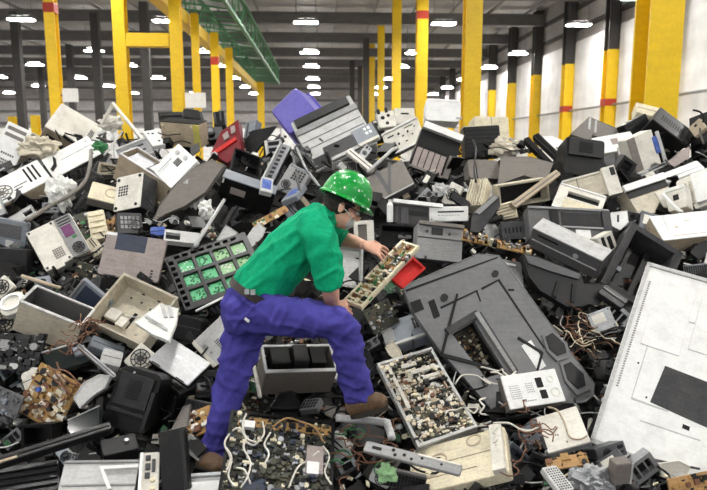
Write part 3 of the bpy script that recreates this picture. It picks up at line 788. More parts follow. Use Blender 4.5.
slab('scanner', (159, 122), (198, 125), (163, 145), .16, 'tan', 'tan box-shaped scanner with a yellowed end on the crest', 'scanner',
     [('yellow_end', 'yellowed', 'R', [(.86, .02, 1.0, .98)], .02), ('rivet', 'cream', 'd', [(.06, .12, .05), (.8, .1, .05)], .006)], hint=(-.25, -.15, .95), lift=.1, top='black')
slab('monitor_stand', (158, 112), (202, 111), (160, 121), .1, 'black', 'black flat lid lying behind the tan scanner', 'lid', [('ridge', 'charcoal', 'R', [(.05, .3, .95, .5)], .01)], hint='u', lift=-.1)
slab('toner_unit', (183, 108), (200, 110), (184, 121), .1, 'charcoal', 'small black rounded toner unit on the crest near the yellow leg', 'toner unit', [('band', 'black', 'R', [(0, .6, 1, .75)], .008)], hint='f', lift=-.05, r=.03)
poly('curved_sheet', [(212, 160), (224, 165), (205, 192), (184, 206), (165, 214), (152, 223), (160, 205), (178, 182), (196, 166)], .05, 'warmgrey', 'dark warm-grey curved panel sweeping down from the white printed panel', 'panel', hint=(-.1, .3, .95), lift=.22)
slab('computer_tower', (117, 178), (143, 172), (113, 212), .18, 'offwhite', 'off-white computer end with a dark printed logo above the laptop', 'computer',
     [('logo', 'darkgrey', 'g', [(.12, .28, .5, .6, 4, 4, .7)], .002), ('bolt', 'black', 'd', [(.1, .1, .05), (.9, .08, .05), (.1, .92, .05), (.85, .9, .05)], .006)], hint=(-.35, .25, .9), lift=.2, side='darkgrey')
slab('flat_drive', (93, 181), (120, 188), (88, 197), .09, 'cream', 'flat cream drive box left of the dark logo computer', 'drive', [('round_mark', 'tan', 'o', [(.78, .45, .28)], .002)], hint='u', lift=.15, side='warmgrey')
slab('disk_drive', (116, 212), (141, 213), (119, 233), .1, 'darkgrey', 'dark grey drive body sitting directly above the laptop', 'drive', [('grille', 'grey', 'g', [(.1, .15, .9, .8, 5, 3, .7)], .004), ('fan', 'midgrey', 'fan', [(.7, .5, .3)], .008)], hint='f', lift=.05)
# red shell
poly('red_machine_shell', [(221, 132), (238, 120), (241, 148), (228, 163), (211, 154)], .12, 'maroon', 'dark red plastic machine shell on the crest near the purple bin', 'shell',
     det=[('pink_highlight', 'pinkgrey', 'P', [[(223, 136), (228, 132), (230, 138), (225, 141)], [(231, 128), (235, 126), (236, 133), (232, 135)]], .02), ('lip', 'red', 'P', [[(212, 153), (236, 138), (237, 141), (215, 156)]], .02)], hint=(-.2, .4, .9), lift=.05)
poly('flat_display', [(252, 131), (276, 126), (256, 152), (241, 147)], .04, 'black', 'thin black lid standing open under the purple bin', 'lid', hint=(-.1, .1, .99), lift=.05)
slab('grey_box', (246, 122), (256, 119), (243, 142), .1, 'bluegrey', 'pale blue-grey box behind the open black lid', 'box', [('slot', 'darkgrey', 'R', [(.2, .1, .35, .9)], .003)], hint='l', lift=-.1)
slab('motor_unit', (203, 128), (222, 126), (205, 142), .12, 'charcoal', 'black motor unit between the tan scanner and the red shell', 'motor',
     [('coil', 'black', 'd', [(.35, .4, .3)], .05), ('cap', 'darksteel', 'd', [(.35, .4, .18)], .06), ('foot', 'black', 'R', [(.0, .85, 1.0, 1.0)], .03)], hint='f', lift=.05)
slab('motor_unit', (213, 112), (224, 110), (214, 127), .1, 'black', 'upright black bracket unit on the skyline left of the red shell', 'motor', [('bar', 'darksteel', 'R', [(.1, .1, .25, .9), (.6, .05, .72, .8)], .03)], hint='f', lift=-.05)
tray('black_cradle', (236, 148), (262, 158), (232, 168), .1, 'charcoal', 'black open cradle under the red shell', 'cradle', [('bar', 'black', 'R', [(.3, .1, .5, .9)], .05)], hint='u', lift=.05)
slab('stereo_unit', (291, 163), (312, 173), (275, 188), .1, 'grey', 'silver-grey stereo unit with a round speaker left of the helmet', 'stereo',
     [('speaker', 'darkgrey', 'o', [(.3, .72, .2)], .008), ('speaker_cone', 'charcoal', 'd', [(.3, .72, .13)], .006), ('key_block', 'charcoal', 'g', [(.3, .1, .85, .5, 4, 4, .6)], .006), ('frame_line', 'bluegrey', 'r', [(.04, .04, .96, .08), (.04, .9, .96, .94)], .006)], hint='f', lift=.1)
slab('blue_tray', (289, 190), (304, 184), (282, 201), .05, 'bluegrey', 'small blue-grey case right behind the worker shoulder', 'case', [('window', 'blue', 'R', [(.2, .2, .8, .7)], .003)], hint='u', lift=.1)
slab('blue_box', (262, 176), (274, 179), (260, 190), .05, 'lightgrey', 'light box with a blue printed sticker on the black tower', 'box', [('sticker', 'blue', 'R', [(.1, .15, .85, .8)], .002)], hint='u', lift=.25)
slab('metal_rack', (264, 141), (281, 139), (268, 168), .1, 'galv', 'grey metal rack piece standing under the purple bin', 'rack', [('slot', 'hole', 'R', [(.2, .06, .85, .2), (.2, .28, .85, .42), (.2, .5, .85, .64), (.2, .72, .85, .86)], .003), ('rail', 'offwhite', 'R', [(0, 0, .14, 1)], .02)], hint='c', lift=.0)
slab('metal_rack', (281, 143), (292, 146), (262, 178), .06, 'darksteel', 'slanted dark slotted rail strip left of the stereo unit', 'rail', [('slot', 'hole', 'g', [(.2, .05, .8, .95, 1, 8, .6)], .003), ('edge', 'lightgrey', 'R', [(0, 0, .15, 1)], .02)], hint='f', lift=.06)
slab('punched_sheet', (386, 133), (421, 115), (384, 161), .04, 'offwhite', 'off-white metal panel punched with slots above the helmet', 'panel',
     [('punched_hole', 'hole', 'R', [(.12, .2, .3, .26), (.4, .22, .46, .32), (.5, .4, .56, .46), (.6, .15, .85, .19), (.65, .3, .7, .4), (.2, .5, .3, .54), (.35, .6, .4, .7), (.75, .5, .8, .55), (.55, .65, .62, .7), (.85, .25, .9, .3)], .002), ('rail', 'white', 'R', [(0, 0, 1, .06), (0, .94, 1, 1)], .02)], hint=(.1, .2, .97), lift=.08)
slab('disc_player', (366, 178), (402, 159), (377, 203), .07, 'warmgrey', 'flat grey player box lying right of the helmet', 'player', [('crossed_strap', 'midgrey', 'P', [[(374, 172), (378, 170), (392, 192), (388, 194)], [(388, 163), (391, 162), (391, 193), (388, 194)]], .006), ('edge', 'lightgrey', 'R', [(0, .96, 1, 1.0)], .004)], hint=(.1, .65, .75), lift=.12, side='midgrey')
slab('white_rail', (346, 151), (351, 147), (370, 172), .05, 'offwhite', 'pair of white plastic rails leaning just above the helmet', 'rail', [('groove', 'darkgrey', 'R', [(.45, .05, .6, .95)], .003)], hint='u', lift=.1)
slab('print_carriage', (371, 121), (382, 118), (374, 140), .1, 'charcoal', 'dark print carriage beside the printer control panel', 'carriage', [('clip', 'offwhite', 'R', [(.2, .1, .5, .2), (.5, .4, .8, .5)], .02), ('slot', 'hole', 'R', [(.2, .6, .8, .8)], .003)], hint='f', lift=.08)
slab('white_bracket', (376, 112), (393, 110), (380, 128), .06, 'offwhite', 'off-white bracket on the skyline right of the printer', 'bracket', [('hole', 'hole', 'd', [(.3, .4, .12), (.65, .3, .1), (.5, .75, .1)], .003), ('tab', 'charcoal', 'R', [(.02, -.1, .2, .15), (.5, -.15, .65, .1)], .02)], hint='f', lift=.0)
slab('white_plate', (394, 108), (414, 108), (396, 124), .05, 'offwhite', 'pale plate standing on the skyline behind the punched panel', 'plate', [('slot', 'hole', 'R', [(.3, .3, .7, .4)], .003)], hint='c', lift=-.1)
slab('white_appliance', (426, 98), (461, 100), (425, 120), .2, 'white', 'clean white rounded appliance on top of the crest', 'appliance', [('foot', 'lightgrey', 'R', [(.88, .78, 1.05, .86)], .01), ('rim', 'white', 'R', [(.04, .05, .96, .12)], .006)], hint=(-.05, .2, .97), lift=.05, r=.04)
slab('cash_register', (424, 122), (463, 137), (410, 166), .2, 'black', 'black register with a row of grey-pink drawers below the white appliance', 'register',
     [('drawer', 'pinkgrey', 'R', [(.04 + .15 * k, .56, .165 + .15 * k, .97) for k in range(5)], .02), ('drawer_frame', 'warmgrey', 'R', [(.0, .97, .82, 1.02), (.82, .5, .96, 1.0)], .03), ('top_lip', 'white', 'R', [(.0, .0, .98, .14)], .05), ('shadow_gap', 'hole', 'R', [(.04, .2, .95, .5)], .003)], hint=(-.1, .25, .96), lift=.15)
slab('black_monitor', (463, 127), (499, 125), (466, 158), .16, 'black', 'square black ridged monitor on the crest right of the register', 'monitor', [('ridge', 'charcoal', 'R', [(.05, .06 + .14 * k, .95, .1 + .14 * k) for k in range(6)], .006)], hint='c', lift=.1, top='cream')
slab('beige_carton', (474, 116), (508, 117), (476, 140), .2, 'cream', 'cream box standing behind the ridged black monitor', 'box', [('fold', 'tan', 'R', [(.48, 0, .52, 1)], .002)], hint='c', lift=-.25)
slab('rounded_monitor', (467, 159), (498, 160), (470, 178), .14, 'warmgrey', 'grey-beige rounded monitor base under the ridged black monitor', 'base', [('split', 'hole', 'R', [(.24, 0, .27, 1)], .003)], hint='f', lift=.12, r=.03)
slab('pleated_cover', (471, 180), (488, 178), (464, 206), .1, 'cream', 'cream pleated plastic cover beside the grey handset', 'cover', [('pleat', 'beige', 'R', [(.05 + .16 * k, .02, .12 + .16 * k, .98) for k in range(6)], .02)], hint=(-.2, .4, .9), lift=.12)
poly('bent_sheet', [(501, 157), (530, 157), (553, 163), (545, 183), (524, 175), (498, 185)], .03, 'warmgrey', 'crumpled silver-grey plastic sheet in the middle of the crest', 'sheet', hint=(.05, .6, .8), lift=.2)
tray('monitor_housing', (499, 186), (548, 178), (500, 208), .14, 'beige', 'black-mouthed beige monitor housing under the crumpled grey sheet', 'housing', hint=(.1, .1, .98), lift=.05, floor='black')
slab('beige_rail', (556, 168), (561, 173), (512, 203), .05, 'tan', 'tan plastic rail slanting below the crumpled grey sheet', 'rail', [('groove', 'warmgrey', 'R', [(.4, .02, .6, .98)], .003)], hint='u', lift=.15)
slab('black_bar', (523, 138), (528, 136), (557, 173), .06, 'black', 'left one of two parallel black bars sloping on the crest', 'bar', [('groove', 'charcoal', 'R', [(.35, .02, .65, .98)], .01)], hint='u', lift=.05)
slab('black_bar', (532, 135), (538, 132), (567, 169), .06, 'charcoal', 'right one of two parallel black bars sloping on the crest', 'bar', [('groove', 'black', 'R', [(.35, .02, .65, .98)], .01)], hint='u', lift=.02)
poly('white_sheet', [(538, 137), (552, 136), (567, 143), (562, 150), (551, 150)], .03, 'white', 'white plastic sheet behind the two black bars', 'sheet', hint='u', lift=-.05)
slab('black_television', (566, 136), (605, 141), (564, 173), .24, 'black', 'squat black tube television on the right part of the crest', 'television', [('back_hump', 'charcoal', 'R', [(.08, .05, .92, .5)], .03), ('vent', 'hole', 'g', [(.15, .12, .85, .42, 1, 6, .5)], .034)], hint=(-.05, .2, .97), lift=.15, r=.03)
poly('small_monitor', [(571, 134), (589, 117), (621, 130), (603, 141), (585, 139)], .16, 'warmgrey', 'brown-grey monitor back with pale stripes behind the black television', 'monitor', det=[('stripe', 'lightgrey', 'P', [[(589, 118), (591, 118), (590, 130), (588, 129)], [(595, 120), (597, 121), (596, 133), (594, 132)]], .006)], hint=(.1, .3, .94), lift=-.05)
slab('game_console', (592, 138), (631, 131), (599, 154), .12, 'white', 'white box with a pale pink label between two black televisions', 'box', [('label', 'pinkgrey', 'R', [(.42, .25, .6, .6)], .002)], hint='u', lift=.05, side='offwhite')
slab('photo_printer', (627, 140), (652, 129), (637, 177), .14, 'offwhite', 'off-white photo printer with a grey stripe and blue end, right crest', 'printer', [('grey_stripe', 'warmgrey', 'R', [(.0, .0, .3, .9)], .004), ('blue_end', 'blue', 'R', [(.92, .2, 1.1, .65)], .01), ('feed_lip', 'lightgrey', 'R', [(.05, .93, 1.2, 1.02)], .04), ('arm', 'lightgrey', 'R', [(1.08, .1, 1.2, .98)], .015), ('slot', 'darkgrey', 'R', [(.35, .93, 1.0, .97)], .043)], hint=(-.15, .3, .93), lift=.2)
slab('vented_box', (661, 107), (694, 132), (653, 119), .28, 'charcoal', 'black vented box at the right skyline below the broad column', 'box', [('vent', 'hole', 'g', [(.15, .2, .8, .8, 10, 1, .5)], .003), ('end_cap', 'black', 'R', [(.86, 0, 1, 1)], .01)], hint=(.3, .6, .72), lift=.1, side='black')
slab('black_drive', (624, 125), (646, 113), (629, 137), .12, 'black', 'flat black drive left of the vented black box', 'drive', [('front_line', 'charcoal', 'R', [(.05, .4, .95, .55)], .006)], hint='f', lift=.02)
slab('cream_case', (636, 102), (660, 108), (637, 112), .14, 'cream', 'cream case corner poking above the flat black drive', 'case', [('line', 'tan', 'R', [(.05, .4, .95, .5)], .003)], hint='u', lift=-.12)
slab('black_case', (690, 118), (716, 108), (690, 160), .2, 'black', 'black case cut off by the upper right edge', 'case', [('grille', 'hole', 'g', [(.1, .1, .9, .5, 1, 6, .5)], .003), ('handle', 'charcoal', 'R', [(.1, .6, .9, .75)], .03)], hint='l', lift=.1)
slab('tan_plate', (689, 127), (700, 117), (694, 138), .04, 'tan', 'small tan plate in front of the black case at the right', 'plate', [('hole', 'hole', 'd', [(.5, .3, .12)], .003)], hint='l', lift=.3)
poly('beige_flap', [(668, 162), (680, 152), (690, 146), (688, 158), (674, 167)], .03, 'pinkgrey', 'pinkish beige flap hanging under the vented black box', 'flap', hint='f', lift=.22)
# beige tube monitors on the right slope
slab('tube_monitor', (562, 181), (608, 169), (568, 204), .3, 'beige', 'beige tube monitor lying on its side above the white bezel', 'monitor', [('bezel', 'offwhite', 'R', [(.84, -.05, 1.12, 1.15)], .05), ('bezel_slot', 'charcoal', 'R', [(1.0, .02, 1.1, .35)], .056), ('seam', 'warmgrey', 'R', [(.3, 0, .32, 1)], .003), ('ridge', 'offwhite', 'R', [(.0, .0, .82, .08)], .01)], hint=(-.1, .3, .94), lift=.2, r=.02)
frame('screen_surround', (561, 183), (607, 197), (551, 206), .05, 'offwhite', 'off-white front bezel with a long black slot on the right slope', 'bezel', open_=(.22, .22, .9, .46), det=[('lower_panel', 'cream', 'R', [(.2, .52, .92, .92)], .004), ('rim', 'white', 'R', [(0, 0, 1, .06), (0, .94, 1, 1)], .01)], hint=(0, .45, .9), lift=.3)
slab('tube_monitor', (624, 190), (663, 177), (641, 217), .2, 'beige', 'beige monitor with a black band under its white top, right slope', 'monitor', [('black_band', 'black', 'R', [(.0, .08, 1.0, .34)], .006), ('top_cap', 'white', 'R', [(-.02, -.12, 1.02, .1)], .03), ('neck_line', 'offwhite', 'R', [(.6, .4, .95, .95)], .01)], hint='f', lift=.15, r=.02)
slab('white_top_cover', (650, 178), (697, 160), (658, 186), .08, 'white', 'long white cover leaning between the two right-hand monitors', 'cover', [('fold', 'lightgrey', 'R', [(.05, .6, .95, .68)], .004)], hint='u', lift=.12)
slab('tube_monitor', (676, 181), (722, 163), (682, 214), .3, 'offwhite', 'large off-white tube monitor back cut by the right edge', 'monitor', [('vent_wall', 'beige', 'g', [(.06, .15, .32, .85, 3, 10, .5)], .004), ('hump', 'white', 'R', [(.36, .05, 1.0, .92)], .04)], hint=(-.2, .4, .9), lift=.2, r=.03)
slab('monitor_neck', (665, 190), (684, 184), (668, 212), .12, 'offwhite', 'pale socket block in front of the large tube monitor', 'block', [('port', 'hole', 'R', [(.35, .35, .65, .6)], .003), ('cap', 'white', 'R', [(0, 0, 1, .15)], .01)], hint='l', lift=.3)
slab('white_cabinet', (650, 216), (708, 210), (664, 240), .16, 'white', 'scuffed white cabinet top above the large white television', 'cabinet', [('scuff', 'tan', 'R', [(.2, .85, .9, .88), (.5, .3, .62, .33), (.3, .5, .36, .56)], .002)], hint='u', lift=.2, side='tan')
poly('white_fitting', [(611, 213), (627, 211), (628, 222), (620, 230), (612, 226)], .06, 'white', 'small white bracket fitting left of the white cabinet', 'fitting', det=[('hole', 'darkgrey', 'p', [[(617, 215), (619, 215), (619, 222), (617, 222)]], .003)], hint='f', lift=.2)
slab('printer_shell', (528, 206), (609, 210), (531, 238), .12, 'midgrey', 'long dark grey printer shell with a small white label', 'printer', [('recess', 'charcoal', 'R', [(.4, .14, .9, .55)], .004), ('clip', 'black', 'R', [(.26, .1, .36, .55)], .02), ('white_label', 'white', 'R', [(.56, .66, .74, .95)], .003), ('ridge', 'grey', 'R', [(.0, .0, 1.0, .07), (.4, .58, .92, .64)], .015), ('end_block', 'darkgrey', 'R', [(.9, .05, 1.0, .95)], .02)], hint=(0, .4, .92), lift=.18)
slab('computer_desktop', (527, 226), (596, 259), (531, 248), .16, 'midgrey', 'long grey desktop computer with a light lid on the right slope', 'computer', [('ridge', 'grey', 'R', [(.03, .5, .97, .56)], .01), ('logo', 'lightgrey', 'd', [(.66, .35, .12)], .003), ('drive_slot', 'black', 'R', [(.1, .15, .4, .25)], .003)], hint=(-.12, -.42, .9), lift=.2, top='lightgrey')
slab('wire_cage', (597, 238), (612, 230), (603, 256), .08, 'offwhite', 'small off-white slotted cage at the end of the grey desktop computer', 'cage', [('slot', 'hole', 'R', [(.2, .1, .4, .8), (.55, .2, .8, .9)], .003)], hint='f', lift=.25)
tray('laser_printer', (634, 222), (684, 253), (603, 281), .2, 'darkgrey', 'opened dark grey printer with an empty cavity, right of centre', 'printer', [('roller', 'black', 'R', [(.2, .2, .28, .9), (.5, .1, .6, .9)], .08), ('plate', 'charcoal', 'R', [(.3, .15, .48, .85)], .02), ('clip', 'bluegrey', 'R', [(.16, .55, .24, .62)], .1)], hint=(.05, .55, .83), lift=.2, wall=.05, floor='black')
slab('printer_door', (606, 284), (629, 300), (598, 292), .05, 'charcoal', 'black door strip below the opened dark printer', 'door', [('ridge', 'midgrey', 'R', [(.02, .3, .98, .5)], .008)], hint='u', lift=.3)
poly('torn_shell', [(522, 255), (535, 256), (582, 274), (584, 283), (607, 284), (604, 297), (597, 307), (590, 304), (580, 307), (566, 306), (553, 298), (540, 290), (529, 276)], .08, 'charcoal', 'torn black plastic shell under the grey desktop computer', 'shell', det=[('grey_edge', 'midgrey', 'P', [[(524, 256), (536, 258), (580, 275), (578, 280), (550, 272), (528, 264)]], .02), ('rib', 'black', 'P', [[(556, 282), (560, 283), (556, 298), (552, 296)], [(572, 284), (576, 285), (574, 303), (570, 303)]], .02)], hint=(0, .35, .94), lift=.25)
slab('control_plate', (501, 376), (555, 368), (511, 409), .08, 'white', 'white metal plate with two square black holes lying on the dark television', 'plate',
     [('square_hole', 'hole', 'R', [(.58, .2, .7, .5), (.6, .58, .72, .84)], .003), ('dot_grid', 'grey', 'g', [(.08, .32, .27, .75, 7, 7, .5), (.38, .3, .52, .62, 5, 5, .5)], .001), ('emboss', 'offwhite', 'o', [(.85, .3, .1), (.87, .7, .14)], .004), ('print', 'darkgrey', 'g', [(.3, .82, .5, .86, 6, 1, .6)], .001)], hint=(0, .5, .86), lift=.4, side='warmgrey', r=.005)
slab('hard_drive', (537, 417), (577, 405), (548, 453), .05, 'offwhite', 'pale optical drive with a thin wire across it, lower right', 'drive', [('wire', 'tan', 't', [[(548, 408), (558, 412), (565, 424), (570, 438), (580, 440), (588, 437)]], .008), ('connector', 'black', 'R', [(-.07, .2, .02, .45), (-.07, .55, .02, .9)], .01), ('screw', 'warmgrey', 'd', [(.3, .6, .02), (.35, .62, .02), (.5, .85, .02)], .003)], hint='u', lift=.35, side='galv', r=.005)
board('orange_board', (545, 459), (586, 452), (548, 471), 'orange_board', 'narrow orange-tan circuit board under the pale drive', 'circuit board', n=14, cols=('charcoal', 'pcb_tan', 'copper'), hint='u', lift=.3, smax=.04, hmax=.02, seed=4)
board('brown_board', (668, 479), (712, 470), (672, 498), 'orange_board', 'brown circuit board at the bottom right corner under the television', 'circuit board', n=30, cols=('charcoal', 'pcb_tan', 'copper'), hint='u', lift=.12, smax=.04, hmax=.02, seed=6)
slab('perforated_plate', (541, 467), (556, 464), (560, 492), .03, 'lightgrey', 'light grey plate drilled with rows of holes at the bottom edge', 'plate', [('hole', 'hole', 'g', [(.1, .1, .9, .95, 5, 10, .45)], .002)], hint='u', lift=.3)
slab('grey_adapter', (617, 465), (634, 463), (614, 486), .06, 'warmgrey', 'small grey adapter box hanging by the large white television', 'adapter', [('edge', 'lightgrey', 'R', [(.9, 0, 1, 1)], .004)], hint='f', lift=.35, r=.006)
slab('grey_hood', (380, 324), (421, 310), (387, 349), .08, 'bluegrey', 'blue-grey plastic hood between the boot and the dark television', 'hood', [('vent', 'charcoal', 'g', [(.72, .15, .92, .6, 3, 4, .75)], .004), ('highlight_lip', 'lightgrey', 'R', [(.0, .9, 1.0, 1.0)], .015), ('curved_step', 'grey', 'R', [(.0, .0, .25, .9)], .02)], hint='u', lift=.2, r=.03)
slab('cream_plate', (416, 449), (509, 424), (405, 497), .06, 'cream', 'large cream plastic plate at the bottom right of centre', 'plate', [('groove', 'tan', 'R', [(.02, .45, .9, .47), (.1, .72, .7, .74)], .003), ('ring_mark', 'tan', 'o', [(.3, .4, .16), (.68, .15, .13)], .004), ('side_bar', 'offwhite', 'R', [(.86, .0, .98, 1.0)], .03)], hint='u', lift=.1)
slab('metal_strip', (366, 440), (462, 464), (362, 450), .02, 'grey', 'long grey metal strip with small holes below the raised boot', 'strip', [('hole', 'hole', 'r', [(.08, .35, .18, .65)], .002), ('round_hole', 'hole', 'd', [(.3, .3, .14), (.33, .7, .14), (.42, .5, .14), (.5, .7, .12), (.6, .4, .12), (.8, .5, .1)], .002), ('ridge', 'offwhite', 'R', [(.55, .1, .98, .25)], .006)], hint='u', lift=.4)
open_top('power_supply', (266, 373), (338, 371), (260, 395), .2, 'warmgrey', 'grey metal box open on top between the worker legs', 'metal box', [('coil_block', 'black', (.1, .35, .2, .8), 1.1), ('heat_sink', 'charcoal', (.4, .6, .2, .8), 1.2), ('transformer', 'black', (.65, .85, .2, .8), 1.1)], hint=(-.02, -.45, .89), lift=.15)
slab('foam_block', (287, 361), (337, 366), (288, 374), .04, 'lightgrey', 'pale foam slab lying on the metal box between the legs', 'foam', hint='u', lift=.15)
board('black_board', (279, 338), (330, 338), (270, 364), 'black', 'black board with bulky parts behind the raised thigh', 'circuit board', n=60, cols=('black', 'charcoal', 'black', 'lightgrey', 'copper'), hint='u', lift=.1, smax=.06, hmax=.05, seed=21)
poly('black_cover', [(270, 408), (279, 393), (292, 391), (301, 408)], .04, 'black', 'black triangular plastic cover in front of the metal box', 'cover', hint='u', lift=.25)
slab('grey_grille', (304, 399), (322, 397), (298, 410), .04, 'midgrey', 'small grey grille piece right of the black triangular cover', 'grille', [('slot', 'hole', 'g', [(.1, .1, .9, .9, 5, 3, .6)], .003)], hint='u', lift=.25)
slab('standing_panel', (160, 431), (186, 426), (160, 494), .05, 'black', 'upright black panel at the bottom edge left of the standing foot', 'panel', [('edge', 'charcoal', 'R', [(.86, .0, .98, 1.0)], .01)], hint='c', lift=.38)
board('brown_board', (186, 414), (210, 404), (183, 441), 'pcb_tan', 'brown circuit board resting against the standing leg', 'circuit board', n=46, cols=('copper', 'cream', 'black', 'white'), hint='f', lift=.1, smax=.04, hmax=.03, seed=31)
slab('silver_plate', (181, 477), (223, 474), (179, 494), .05, 'white', 'white metal plate at the bottom edge below the standing foot', 'plate', [('rail', 'galv', 'R', [(0, -.05, 1, .15)], .02)], hint='u', lift=.12)
poly('grey_wedge', [(172, 430), (184, 407), (190, 404), (187, 426)], .04, 'warmgrey', 'grey wedge of plastic above the upright black panel', 'scrap', hint='f', lift=.3)
tray('red_tray', (391, 276), (413, 257), (403, 287), .05, 'red', 'bright red plastic tray behind the held board', 'tray', hint=(.05, .5, .86), lift=.28)
slab('grey_copier', (418, 222), (463, 227), (417, 258), .16, 'grey', 'grey document machine right of the held board', 'machine', [('display', 'charcoal', 'R', [(.3, .1, .55, .3)], .004), ('hinge_line', 'darkgrey', 'R', [(.0, .38, 1.0, .41)], .004), ('knob', 'darkgrey', 'd', [(.2, .22, .04), (.7, .24, .04), (.2, .95, .04)], .008), ('top_edge', 'warmgrey', 'R', [(.0, -.04, 1.0, .06)], .03)], hint=(0, .15, .98), lift=.2)
slab('document_scanner', (424, 207), (468, 206), (425, 222), .06, 'white', 'white lid behind the grey document machine', 'lid', [('slot', 'darkgrey', 'R', [(.3, .3, .9, .4)], .003), ('print', 'grey', 'g', [(.3, .55, .8, .62, 8, 1, .6)], .001)], hint='c', lift=.12)
tray('white_tray', (334, 243), (362, 247), (334, 284), .07, 'lightgrey', 'light grey plastic tray seen behind the worker arms', 'tray', hint='f', lift=.1, floor='lightgrey')
frame('small_surround', (354, 221), (374, 220), (354, 246), .04, 'offwhite', 'small off-white frame in front of the worker face', 'frame', open_=(.2, .15, .65, .9), back='warmgrey', hint='c', lift=.1)
slab('black_printer', (393, 202), (429, 206), (394, 224), .12, 'charcoal', 'black printer with a white top bar right of the face', 'printer', [('top_bar', 'white', 'R', [(-.03, -.12, 1.35, .05)], .03), ('slot', 'hole', 'R', [(.45, .3, .95, .5)], .003), ('ridge', 'darkgrey', 'R', [(.05, .2, .12, .95), (.2, .2, .4, .95)], .008)], hint='c', lift=.15)
tray('black_tray', (381, 224), (418, 226), (381, 246), .1, 'black', 'black open tray above the hand and the held board', 'tray', [('lever', 'grey', 'R', [(.5, .3, .85, .45)], .03)], hint='f', lift=.12)
poly('grey_handset', [(473, 214), (493, 196), (499, 197), (500, 206), (480, 232), (471, 232)], .06, 'darkgrey', 'dark grey angular handset beside the cream pleated cover', 'handset', det=[('top_edge', 'grey', 'P', [[(474, 213), (494, 196), (498, 198), (479, 215)]], .015)], hint='f', lift=.22)
slab('cream_grille', (496, 205), (514, 200), (499, 222), .08, 'cream', 'cream slatted grille piece right of the dark handset', 'grille', [('slat', 'beige', 'R', [(.05, .08 + .18 * k, .95, .16 + .18 * k) for k in range(5)], .015)], hint='f', lift=.12)
board('strip_board', (463, 234), (532, 249), (461, 239), 'pcb_tan', 'long thin circuit strip lying across the dark television top edge', 'circuit board', n=110, cols=('copper', 'cream', 'lightgrey', 'charcoal', 'pcb_tan', 'grey'), hint='u', lift=.35, smax=.035, hmax=.06, seed=14)
slab('dark_box', (500, 222), (528, 220), (502, 240), .1, 'darkgrey', 'dark grey box left of the long grey printer shell', 'box', [('vent', 'hole', 'g', [(.1, .2, .9, .8, 6, 1, .5)], .003)], hint='f', lift=.05)
slab('bumper_piece', (489, 256), (521, 262), (492, 282), .08, 'midgrey', 'grey plastic moulding at the top corner of the dark television', 'moulding', [('ridge', 'lightgrey', 'R', [(.1, .15, .8, .25)], .01)], hint='f', lift=.05)
board('green_card', (492, 266), (500, 263), (499, 281), 'pcb_green', 'little green circuit card on the corner of the dark television', 'circuit board', n=14, cols=('cream', 'copper'), hint='f', lift=.38, smax=.02, hmax=.015, seed=2)
# left clutter
slab('thin_laptop', (-6, 217), (27, 223), (-8, 247), .05, 'bluegrey', 'blue-grey laptop base at the left edge beside the opened computer', 'laptop', [('keyboard_well', 'midgrey', 'R', [(.1, .15, .85, .6)], .003), ('pad', 'lightgrey', 'R', [(.4, .68, .65, .9)], .003)], hint='f', lift=.1)
slab('foam_packing', (86, 212), (103, 209), (92, 240), .08, 'cream', 'cream foam packing block beside the opened computer back', 'foam', [('rib', 'cream', 'R', [(.1, .1 + .2 * k, .9, .2 + .2 * k) for k in range(4)], .015)], hint='f', lift=.1)
board('drive_board', (70, 216), (86, 211), (84, 246), 'pcb_dark', 'dark circuit board between the purple-board computer and the foam', 'circuit board', n=40, cols=('green_scrap', 'steel', 'charcoal', 'copper'), hint='f', lift=.1, smax=.04, hmax=.03, seed=17)
slab('glass_panel', (66, 265), (95, 289), (79, 320), .04, 'bluegrey', 'dark blue-grey panel standing between the hollow box and the laptop', 'panel', [('frame', 'grey', 'R', [(0, 0, .06, 1)], .015), ('inset', 'navy', 'R', [(.15, .08, .92, .92)], .003)], hint=(.3, .2, .93), lift=.12)
slab('white_dish', (-2, 298), (22, 288), (2, 318), .05, 'offwhite', 'pale round-edged plastic dish at the left edge', 'dish', [('rim', 'white', 'o', [(.5, .5, .45)], .02)], hint='u', lift=.15, r=.06)
slab('smoked_panel', (42, 352), (82, 341), (50, 372), .04, 'glass_dark', 'smoked grey plastic panel below the hollow metal box', 'panel', [('edge_bar', 'lightgrey', 'R', [(0, 0, .9, .05)], .008), ('clip', 'bluegrey', 'R', [(.7, .3, 1.0, .7)], .02)], hint='u', lift=.15)
slab('metal_bar_piece', (76, 345), (80, 342), (112, 378), .04, 'galv', 'galvanised bar sloping beside the smoked panel', 'bar', [('groove', 'darksteel', 'R', [(.4, .02, .6, .98)], .003)], hint='u', lift=.28)
poly('torn_metal', [(74, 398), (84, 383), (100, 375), (110, 376), (104, 388), (92, 396), (80, 408)], .04, 'lightgrey', 'torn pale metal flap right of the tan circuit board', 'scrap', hint='f', lift=.28)
slab('white_bits', (104, 347), (124, 352), (100, 362), .06, 'lightgrey', 'light grey flat piece under the open beige case', 'panel', hint='u', lift=.1)
slab('sloping_sheet', (92, 334), (124, 346), (92, 346), .06, 'bluegrey', 'blue-grey sloping panel in front of the open beige case', 'panel', hint='u', lift=.1)
board('black_mess', (2, 332), (46, 336), (-6, 368), 'black', 'black tangled plastic assembly at the left edge below the hollow box', 'assembly', n=170, cols=('black', 'charcoal', 'black', 'black', 'lightgrey', 'charcoal', 'black', 'grey'), hint='f', lift=.15, smax=.06, hmax=.04, seed=23)
slab('white_pouch', (20, 374), (38, 366), (25, 392), .06, 'offwhite', 'white plastic pouch left of the tan circuit board', 'pouch', hint='f', lift=.15, r=.02)
